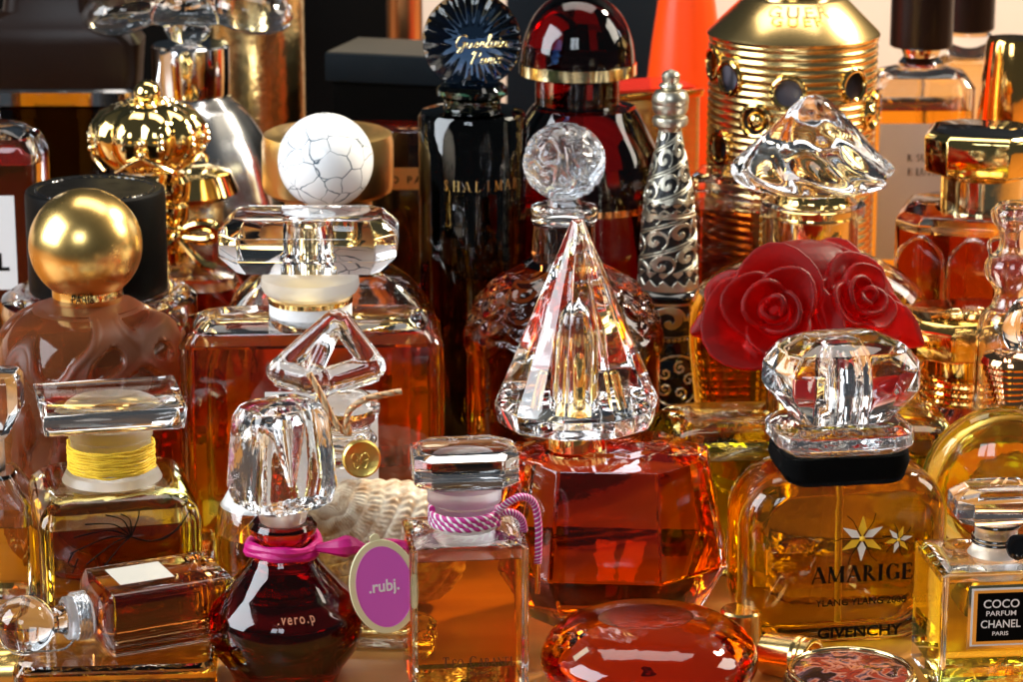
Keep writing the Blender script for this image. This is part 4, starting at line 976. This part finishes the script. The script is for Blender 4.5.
# ---- black bottle with the blue fan stopper
s = Spot(473, 240, 25); t = bottle(s, 'tall black cylindrical bottle with a dark blue fan stopper and gold lettering')
cc = s.c
pr_ = [(0, 0), (cc(52), 0), (cc(53.5), .1), (cc(53.5), s.z(116)), (cc(51), s.z(111)), (cc(44), s.z(109)), (cc(29), s.z(108)), (cc(28), s.z(104)), (cc(29), s.z(98)), (cc(35), s.z(94)), (cc(35), s.z(88)), (cc(31), s.z(84)), (cc(22), s.z(83))]
b, l = filled_lathe(pr_, .22, .4, s.z(124), s.z(124), 72); obj('body', b, 'black_green_glass', t); obj('liquid', l, 'dark_red_liquid', t)
zc = s.z(41); rr = cc(48)
fan = lathe([(0, -.42), (rr*.3, -.42), (rr*.55, -.36), (rr*.88, -.24), (rr, -.1), (rr*1.01, 0), (rr, .1), (rr*.88, .24), (rr*.55, .36), (rr*.3, .42), (0, .42)], 96, lambda a, k, i: 1)
for v in fan.verts:
    a = math.atan2(v.co.y, v.co.x); r_ = math.hypot(v.co.x, v.co.y)/rr
    v.co.z *= .62*(1+.3*math.cos(18*a)*min(1, max(0, r_-.55)*2.4))
st = obj('stopper', join(mv(fan, z=0, rx=PI/2), mv(lathe([(cc(12), -rr*1.0), (cc(14), -rr*.92), (cc(10), -rr*.8)], 24), 0)), 'blue_glass', t, loc=(0, 0, zc))
SCR = {  # running hand: strokes in x, height units
 'G': (.9, [[(.75, .85), (.5, 1), (.2, .8), (.1, .4), (.3, .08), (.6, .15), (.72, .45)], [(.5, .45), (.78, .47), (.72, .1), (.58, -.3), (.34, -.28), (.5, 0)]]),
 'u': (.54, [[(.04, .44), (.04, .12), (.16, .02), (.3, .12), (.36, .44)], [(.36, .44), (.36, .1), (.54, .1)]]),
 'e': (.44, [[(0, .12), (.2, .22), (.3, .36), (.22, .46), (.1, .36), (.08, .14), (.2, .02), (.44, .14)]]),
 'r': (.42, [[(0, .1), (.12, .46), (.15, .38), (.3, .44), (.26, .3), (.28, .06), (.42, .12)]]),
 'l': (.36, [[(0, .1), (.2, .5), (.28, .9), (.2, 1), (.12, .8), (.12, .12), (.2, .02), (.36, .12)]]),
 'a': (.54, [[(.38, .38), (.22, .46), (.08, .3), (.1, .08), (.24, .04), (.38, .3)], [(.4, .44), (.36, .1), (.54, .1)]]),
 'i': (.28, [[(.06, .44), (.06, .1), (.14, .02), (.28, .12)], [(.1, .62), (.12, .67)]]),
 'n': (.56, [[(.04, .44), (.06, .02)], [(.06, .25), (.2, .44), (.34, .4), (.36, .1), (.42, .03), (.56, .12)]]),
 'P': (.8, [[(.3, .95), (.16, 0)], [(.06, .75), (.25, 1), (.6, .98), (.7, .75), (.5, .52), (.24, .5)]]),
 's': (.38, [[(.3, .42), (.16, .46), (.1, .34), (.26, .2), (.2, .04), (.02, .06)]])}
def script(word, h):
    x = 0; st_ = []
    for ch in word:
        w, ss = SCR[ch]
        for q_ in ss: st_.append([((x+a+.3*b)*h, b*h) for a, b in q_])
        x += w
    m = x*h/2; return [[(a-m, b) for a, b in q_] for q_ in st_]
obj('lettering', mv(ribbon_bm(script('Guerlain', .5), .026), cc(9), -.27, cc(-6), rx=PI/2, ry=R(-2)), 'gold_ink', st)
obj('lettering', mv(ribbon_bm(script('Paris', .5), .026), cc(13), -.265, cc(-22), rx=PI/2, ry=R(-2)), 'gold_ink', st)
bm = join(*[mv(serif_bm(ch, cc(10), wf=.75), k*cc(11.6)) for k, ch in enumerate('SHALIMAR')])
obj('lettering', wrap(mv(stand(bm, cc(80)), 0, 0, s.z(187, -2)), cc(53.5)+.015, R(-77)), 'gold_ink', t)

# ================================================================== fourth row
# ---- red mushroom-cap bottle
s = Spot(578, 150, 29.5); t = bottle(s, 'deep red bottle with a domed red cap and a thin gold band')
cc = s.c
bx = at(604, 200, 29.5).x-s.x
pr_ = [(.0, 0), (cc(98), 0), (cc(102), .3), (cc(98), s.z(262)), (cc(92), s.z(225)), (cc(84), s.z(180)), (cc(73), s.z(145)), (cc(58), s.z(116)), (cc(52), s.z(107)), (cc(45), s.z(105))]
b, l = filled_lathe(pr_, .3, .4, s.z(196), s.z(196), 72); obj('body', mv(b, cc(6)), 'plum_glass', t)
obj('neck', lathe(s.pr([(44, 106), (42, 103), (42, 78), (40, 76)]), 64), 'ruby_glass', t)
dome = [(cc(40), s.z(75)), (cc(56), s.z(74))]+[(cc(56.5)*math.cos(a)**.9, s.z(62)+(s.z(-8)-s.z(62))*math.sin(a)) for a in [PI/2*i/20 for i in range(20)]]+[(0, s.z(-8))]
cap = obj('cap', lathe([(0, s.z(75))]+dome, 72), 'ruby_glass', t)
obj('band', lathe([(cc(56), s.z(74)), (cc(58.5), s.z(73.5)), (cc(58.5), s.z(62.5)), (cc(57), s.z(62)), (cc(56.9), s.z(62.3))], 72), 'pale_gold', cap)
obj('band', mv(lathe([(cc(83), s.z(202)), (cc(84.6), s.z(201.5)), (cc(83.4), s.z(195.5)), (cc(81.5), s.z(195))], 72), cc(6)), 'orange_gold', t)
obj('lettering', mv(stand(serif_bm('R', cc(16))), cc(62), -cc(72), s.z(213, -2.8), rz=R(40)), 'gold_ink', t)

# ---- gold crown bottle
s = Spot(150, 170, 29); t = bottle(s, 'amber bottle with a shiny gold crown for a cap and a gold bow')
cc = s.c
zc, rr = s.z(137), cc(58)
ln = lambda a, k, i: 1+.1*abs(math.cos(5*a))-.06
hgt = s.z(100)-s.z(137)
crown = obj('crown', mv(lathe([(0, -hgt*.95), (rr*.45, -hgt*.95), (rr*.72, -hgt*.75), (rr*.93, -hgt*.35), (rr, .05*hgt), (rr*.95, .4*hgt), (rr*.8, .72*hgt), (rr*.5, .93*hgt), (rr*.2, .97*hgt), (0, .94*hgt)], 100, ln), z=zc), 'gold', t)
obj('knob', mv(sph(cc(14), 32), z=s.z(94)), 'gold', crown)
bd = []
for k in range(10):
    az = 2*PI*k/10+PI/10+PI/2
    for j in range(9):
        e = R(-4+9.5*j); bd.append(mv(sph(.15, 10), rr*1.0*math.cos(e)*math.cos(az), rr*math.cos(e)*math.sin(az), zc+hgt*.98*math.sin(e)))
obj('bead_row', join(*bd), 'pale_gold', crown)
fl_ = []
for k in range(5):
    az = 2*PI*k/5-PI/2
    for dz, da in ((.02, 0), (-.28, 0)):
        fl_.append(mv(sph(.17, 12), (rr*.99)*math.cos(az+da), (rr*.99)*math.sin(az+da), zc+dz*hgt+.1))
    arc = [Vector((rr*(1.02-.12*(abs(u))**2*0)*math.cos(az+u*.5), rr*1.0*math.sin(az+u*.5), zc-hgt*(.28+.42*abs(u)))) for u in [x/6-1 for x in range(13)]]
    fl_.append(sweep([Vector((v.x*.97, v.y*.97, v.z)) for v in arc], .07, 8))
obj('ornament', join(*fl_), 'pale_gold', crown)
ox = cc(22)
obj('neck', mv(lathe(s.pr([(15, 262), (17, 250), (13, 244), (17, 238), (17, 228), (13, 224), (16, 216), (16, 206), (12, 202), (17, 194), (17, 182), (13, 176), (13, 172.5)])+[(0, s.z(172.5))], 48), ox), 'gold', t)
secs = [(0, cc(70), 1.7, .8), (.2, cc(74), 1.8, .9), (s.z(300), cc(74), 1.8, 1.0), (s.z(275), cc(60), 1.6, 1.0), (s.z(263), cc(24), .8, .6)]
b, l = filled([(a, b_, c_, d_) for a, b_, c_, d_ in secs], .25, .4, s.z(285)); obj('body', mv(b, ox), 'amber_glass', t); obj('liquid', mv(l, ox), 'cognac_liquid', t)
def bow(sx):
    pts = spline([(0, -.95, 0), (.6*sx, -1.2, .45), (1.35*sx, -1.3, .5), (1.6*sx, -1.25, .1), (1.1*sx, -1.25, -.1), (.2*sx, -1.0, -.05)], 7)
    return sweep(pts, [.13+.12*math.sin(PI*i/len(pts)) for i in range(len(pts))], 10)
tails = [sweep(spline([(0, -1, 0), (.5*q, -1.25, -.5), (1.0*q, -1.35, -1.0), (1.5*q, -1.3, -1.2)], 7), [.12+.1*i/21 for i in range(22)], 8) for q in (1, -1)]
obj('bow', mv(join(bow(1), bow(-1), *tails, mv(sph(.26, 20), 0, -1.05, 0)), ox+.2, .2, s.z(232)), 'gold', t)
obj('shoulder_plate', mv(lathe([(cc(22), s.z(178)), (cc(44), s.z(186)), (cc(52), s.z(205)), (cc(40), s.z(212)), (cc(20), s.z(205))], 48), ox+cc(8), 2.6), 'gold', t)

# ---- bottle with a white label at the picture edge
s = Spot(-10, 220, 28); t = bottle(s, 'rounded amber bottle with a white label and black capitals at the picture edge')
cc = s.c; hx = cc(58)
secs = [(0, hx-.1, 1.4, .5), (.1, hx, 1.5, .6), (s.z(150), hx, 1.5, .6), (s.z(135), hx-.25, 1.35, .7), (s.z(126), hx-.8, 1.0, .7), (s.z(123), hx-1.3, .8, .6)]
b, l = filled(secs, .26, .4, s.z(160), s.z(136)); obj('body', b, 'clear_glass', t); obj('liquid', l, 'amber_liquid', t)
obj('cap', lathe(s.pr([(14, 122.5), (15, 120), (15, 14), (13, 10)])+[(0, s.z(10))], 40), 'silver', t)
zl0, zl1 = s.z(290, -1.5), s.z(196, -1.5)
lb = obj('label', box(cc(64), .02, zl1-zl0, 0, 0, -1.52, (zl0+zl1)/2), 'white_paper', t)
obj('lettering', mv(stand(text_bm('E', cc(9), .01)), cc(12), -1.538, s.z(224, -1.5)), 'ink', lb)
obj('lettering', mv(stand(text_bm('L', cc(17), .01, .03)), cc(18), -1.538, s.z(262, -1.5)), 'ink', lb)

# ---- gold bottle with ribbed wall and round holes
s = Spot(792, 120, 31); t = bottle(s, 'big gold ribbed bottle pierced by round portholes')
cc = s.c; rr = cc(84.5); zt, zb = s.z(34), 0.0
bm = bmesh.new(); NU, NZ = 384, 420; g = []
ridge = (s.z(34)-s.z(240))/27
holes = [(R(-90+a), s.z(y)) for a, y in ((-53, 70), (-8, 79), (40, 75), (-30, 108), (76, 104), (62, 107), (16, 112), (-74, 60), (-62, 140))]
hr = cc(15)
for k in range(NZ+1):
    z = zb+(zt-zb)*k/NZ; r_ = rr*(1-.022*(1-abs(math.sin(PI*z/ridge))**.8))
    g.append([bm.verts.new((r_*math.cos(2*PI*i/NU), r_*math.sin(2*PI*i/NU), z)) for i in range(NU)])
for k in range(NZ):
    z = zb+(zt-zb)*(k+.5)/NZ
    for i in range(NU):
        a = 2*PI*(i+.5)/NU
        if any(math.hypot(((a-ha+PI) % (2*PI)-PI)*rr, z-hz_) < hr for ha, hz_ in holes): continue
        bm.faces.new((g[k][i], g[k][(i+1) % NU], g[k+1][(i+1) % NU], g[k+1][i]))
loose = [v for v in bm.verts if not v.link_faces]; bmesh.ops.delete(bm, geom=loose, context='VERTS')
body = obj('body', bm, 'satin_gold', t, sharp=60)
obj('shoulder', lathe(s.pr([(85, 36), (86, 33), (84, 30), (52, -2), (44, -5)]), 96), 'satin_gold', t)
obj('inner_bottle', lathe([(0, .1), (rr*.82, .1), (rr*.82, zt-.3), (rr*.5, zt-.1)], 64), 'lavender_gloss', t)
for ha, hz_ in holes:
    pts = [Vector(((rr+.02)*math.cos(ha+hr*1.02*math.cos(u)/rr), (rr+.02)*math.sin(ha+hr*1.02*math.cos(u)/rr), hz_+hr*1.02*math.sin(u))) for u in [2*PI*k/40 for k in range(40)]]
    obj('porthole_rim', sweep(pts, .11, 10, closed=True), 'gold', body)
obj('knob', mv(sph(cc(11), 28), rr*.93*math.cos(R(-120)), rr*.93*math.sin(R(-120)), s.z(108)), 'gold', body)
obj('knob', mv(sph(cc(11), 28), rr*.93*math.cos(R(-28)), rr*.93*math.sin(R(-28)), s.z(107)), 'gold', body)
obj('neck', lathe(s.pr([(40, -4.5), (42, -7), (42, -14), (30, -16), (30, -40)]), 64), 'silver', t)
bm = stand(text_bm('GUER', cc(14), .03, .01, space=1.3))
obj('lettering', wrap(mv(mv(bm, rx=R(-44)), 0, 0, s.z(13, -2.6)), cc(66)-.005, R(-92)), 'satin_gold', t)

# ---- octagonal gold cap over a panelled bottle
s = Spot(982, 200, 25); t = bottle(s, 'red amber panelled bottle with arched relief and a heavy octagonal gold cap', R(-14))
cc = s.c
secs = [(0, cc(76), cc(66), cc(22)), (.1, cc(80), cc(70), cc(24)), (s.z(226, -2), cc(80), cc(70), cc(24)), (s.z(218, -2), cc(72), cc(62), cc(22))]
obj('body', bev(loft(secs, 1), .06), 'clear_glass', t); obj('liquid', loft(inner(secs, .3, .4, s.z(236, -2)), 1), 'umber_liquid', t)
ar = []
for m in (-1, 0, 1):
    w = cc(46); x0 = m*cc(52)
    ar.append([(x0-w/2, -3.6), (x0-w/2, -1.6), (x0-w*.4, -.9), (x0, -.4), (x0+w*.4, -.9), (x0+w/2, -1.6), (x0+w/2, -3.6)])
obj('arch_relief', mv(ribbon_bm(ar, .09), 0, -cc(70)-.05, s.z(226, -2), rx=PI/2), 'brown_glass', t)
cap = obj('cap', lathe(s.pr([(44, 219), (45, 214), (41, 211), (41, 176), (38, 172)]), 64), 'pale_gold', t)
obj('cap_top', bev(loft([(s.z(171), cc(48), cc(48), cc(22)), (s.z(168), cc(54), cc(54), cc(24)), (s.z(134), cc(56), cc(56), cc(25)), (s.z(129), cc(50), cc(50), cc(22))], 1), .05), 'gold', cap)
obj('cap_panel', loft([(s.z(129)+.004, cc(46), cc(46), cc(20)), (s.z(129)+.03, cc(45), cc(45), cc(20))], 1), 'black_gloss', cap)

# ---- tapered gold cap
s = Spot(1012, 80, 36); t = bottle(s, 'clear bottle with a tall tapered gold cap behind the octagonal gold cap')
cc = s.c
obj('cap', lathe(s.pr([(32, 128), (33, 126), (26, 42), (24, 38)])+[(0, s.z(37))], 64), 'orange_gold', t)
obj('body', loft([(0, cc(44), 1.5, .4), (s.z(160), cc(44), 1.5, .4), (s.z(129), cc(34), 1.2, .5)], 5), 'amber_glass', t)

# ---- labelled bottle with dark cap
s = Spot(918, 150, 40); t = bottle(s, 'tall clear bottle of amber perfume with a grey label and a dark brown cap')
cc = s.c
secs = [(0, cc(50), 1.4, .3), (.1, cc(52), 1.5, .35), (s.z(84), cc(52), 1.5, .45), (s.z(72), cc(44), 1.2, .6), (s.z(66), cc(24), .7, .5)]
b, l = filled(secs, .22, .4, s.z(106), s.z(76)); obj('body', b, 'clear_glass', t); obj('liquid', l, 'cognac_liquid', t)
obj('neck', lathe(s.pr([(20, 65.5), (22, 62), (17, 56), (20, 49), (20, 47)]), 48), 'silver', t)
obj('cap', lathe(s.pr([(29, 46.5), (31, 45), (31, -60)])+[(0, s.z(-60))], 48), 'dark_brown_cap', t)
lb = obj('label', box(cc(86), .02, s.z(124, -1.5)-s.z(260, -1.5), 0, 0, -1.52, (s.z(124, -1.5)+s.z(260, -1.5))/2), 'grey_paper', t)
for tx_, y_ in (('R SULTAN', 158), ('E LUTENS', 172)):
    obj('lettering', mv(stand(serif_bm(tx_, cc(7))), cc(6), -1.535, s.z(y_, -1.5)), 'ink', lb)
# ---- its taller neighbour
s = Spot(966, 100, 47); t = bottle(s, 'clear glass bottle with a narrower dark cap against the cream wall')
cc = s.c
secs = [(0, cc(44), 1.3, .3), (s.z(80), cc(46), 1.4, .4), (s.z(62), cc(34), 1.0, .6), (s.z(56), cc(22), .7, .5)]
obj('body', loft(secs, 6), 'clear_glass', t)
obj('neck', lathe(s.pr([(18, 55.5), (24, 42), (24, 34), (21, 31)]), 48), 'clear_glass', t)
obj('cap', lathe(s.pr([(24, 30), (26, 28), (26, -60)])+[(0, s.z(-60))], 48), 'dark_brown_cap', t)

# ---- silver bottle with clear disc stopper
s = Spot(192, 90, 36.5); t = bottle(s, 'silver shouldered bottle with a wide clear glass disc stopper')
cc = s.c; ox = at(197, 120, 36.5).x-s.x+cc(0)
pr_ = [(0, 0), (cc(88), 0), (cc(92), .4), (cc(92), s.z(220)), (cc(86), s.z(180)), (cc(72), s.z(140)), (cc(54), s.z(112)), (cc(42), s.z(100)), (cc(38), s.z(96))]
obj('body', lathe([(0, 0)]+[(p.x, p.y) for p in spline([(a, b, 0) for a, b in pr_[1:]], 6)], 72, lambda a, k, i: 1+.012*math.cos(10*a)), 'satin_silver', t)
obj('neck', lathe(s.pr([(37, 95.5), (39, 92), (39, 46), (37, 44)]), 64), 'silver', t)
def lobe(px_, py_, rx, ry, rz, tilt=0):
    q_ = sph(1, 40); v_ = at(px_, py_, 36.5)
    for v in q_.verts: v.co.x *= cc(rx); v.co.y *= cc(ry); v.co.z *= cc(rz)
    return mv(q_, v_.x-s.x, 0, v_.z, ry=R(tilt))
sto = join(lobe(124, 10, 43, 36, 24, -12), lobe(250, 10, 44, 36, 24, 12), lobe(188, 29, 23, 24, 16), lobe(188, 6, 20, 22, 22), lobe(188, -20, 17, 20, 18), lobe(188, 12, 62, 28, 15))
st = obj('stopper', sto, 'wavy_crystal', t)
rm = st.modifiers.new('cast', 'REMESH'); rm.mode = 'VOXEL'; rm.voxel_size = .06; rm.use_smooth_shade = True
sm = st.modifiers.new('soft', 'SMOOTH'); sm.factor = .6; sm.iterations = 14

# ---- dark brown flask
s = Spot(56, 80, 38); t = bottle(s, 'large almost black brown flask with a silver rim band')
cc = s.c; hx = cc(88)
secs = [(0, hx-.1, 1.6, .5), (.1, hx, 1.7, .6), (s.z(102), hx, 1.7, .6)]
obj('body', loft(secs, 6), 'dark_brown_glass', t); obj('liquid', loft(inner(secs, .5, .5, s.z(112)), 6), 'dark_red_liquid', t)
obj('band', loft([(s.z(101.5), cc(86), 1.62, .6), (s.z(99), cc(88), 1.75, .6), (s.z(86), cc(88), 1.75, .6), (s.z(83), cc(84), 1.6, .6)], 6), 'silver', t)
obj('cap', loft([(s.z(82.5), cc(84), 1.6, .6), (s.z(40), cc(88), 1.7, .7), (s.z(22), cc(76), 1.6, .8), (s.z(8), cc(48), 1.3, .8), (s.z(-40), cc(40), 1.2, .7)], 6), 'dark_brown_cap', t)

# ---- orange lacquer cone
s = Spot(686, 90, 40); t = bottle(s, 'glossy orange lacquered cone bottle beside the gold ribbed bottle')
cc = s.c
obj('body', lathe([(0, 0), (cc(56), 0), (cc(58), .3)]+s.pr([(48, 175), (42, 110), (34, 40), (27, -10), (20, -60), (14, -70)])+[(0, s.z(-70))], 72), 'orange_lacquer', t)

# ---- gold framed flat box bottle behind the red one
s = Spot(642, 110, 35.5); t = bottle(s, 'flat red topped bottle framed in gold behind the domed red cap', R(20))
cc = s.c
obj('body', loft([(0, cc(50), 1.5, .25), (s.z(94), cc(50), 1.5, .3)], 3), 'foil_gold', t)
obj('frame', bev(loft([(s.z(93.5), cc(52), 1.6, .2), (s.z(86), cc(53), 1.65, .2)], 2), .05), 'gold', t)
obj('top_panel', loft([(s.z(85.9), cc(46), 1.3, .2), (s.z(84), cc(46), 1.3, .2)], 3), 'red_lacquer', t)

# ---- gold foil box
s = Spot(258, 60, 45); t = thing('perfume_box', 'tall gold foil box standing behind the silver bottle', 'box', (s.x, s.Y, .004), R(4), group='boxes behind the bottles')
obj('body', lathe([(0, 0), (s.c(46), 0), (s.c(47), .1), (s.c(47), s.z(-70)), (0, s.z(-70))], 64), 'foil_gold', t)
# ---- dark cartons, and black slabs for the darkness behind them
s = Spot(405, 110, 44); t = thing('perfume_box', 'dark blue carton with a grey lid below the copper tube', 'box', (s.x, s.Y, .004), R(-16), group='boxes behind the bottles')
cc = s.c
obj('body', box(cc(120), 4, s.z(84, -2), .04, 0, 0, s.z(84, -2)/2), 'card_black', t)
obj('lid', join(box(cc(132), 4.4, s.z(56, -2)-s.z(84, -2), .05, 0, 0, (s.z(56, -2)+s.z(84, -2))/2+.01)), 'card_dark', t)
obj('lid_panel', box(cc(128), 4.2, .05, 0, 0, 0, s.z(56, -2)+.04), 'card_grey', t)
s = Spot(345, 40, 62); t = thing('perfume_box', 'tall plain black slab added as the dark gap behind the blue carton', 'box', (s.x, s.Y, .004), 0, group='boxes behind the bottles')
obj('body', box(s.c(150), 4, s.z(-60), .05, 0, 0, s.z(-60)/2), 'card_black', t)  # black slab added to stand for the darkness of the room
s = Spot(20, 40, 60); t = thing('perfume_box', 'broad black slab added as the darkness behind the brown flask', 'box', (s.x, s.Y, .004), 0, group='boxes behind the bottles')
obj('body', box(s.c(420), 4, s.z(-60), .05, 0, 0, s.z(-60)/2), 'card_black', t)  # second black slab, put in for the unlit background
s = Spot(410, 190, 36); t = thing('perfume_box', 'red brown carton with a gold lettered stripe beside the black cylinder', 'box', (s.x, s.Y, .004), 0, group='boxes behind the bottles')
cc = s.c
obj('body', box(cc(120), 2.6, s.z(132, -1.3), .05, 0, 0, s.z(132, -1.3)/2), 'brown_glass', t)
bd_ = obj('stripe', box(cc(116), .02, s.z(168, -1.3)-s.z(190, -1.3), 0, 0, -1.315, (s.z(168, -1.3)+s.z(190, -1.3))/2), 'gold_leaf', t)
obj('lettering', mv(stand(text_bm('TED PA', cc(7), .01, .02, space=1.5)), cc(-10), -1.335, s.z(180, -1.3)), 'ink', bd_)
s = Spot(405, 20, 50); t = thing('perfume_box', 'round copper tube standing behind the dark blue carton', 'box', (s.x, s.Y, .004), 0, group='boxes behind the bottles')
obj('body', lathe([(0, 0), (s.c(17), 0), (s.c(18), .1), (s.c(18), s.z(-60)), (0, s.z(-60))], 40), 'copper', t)
s = Spot(592, 40, 58); t = thing('perfume_box', 'dark grey green carton between the domed red cap and the orange cone', 'box', (s.x, s.Y, .004), 0, group='boxes behind the bottles')
obj('body', box(s.c(170), 4, s.z(-60), .05, 0, 0, s.z(-60)/2), 'card_dark', t)
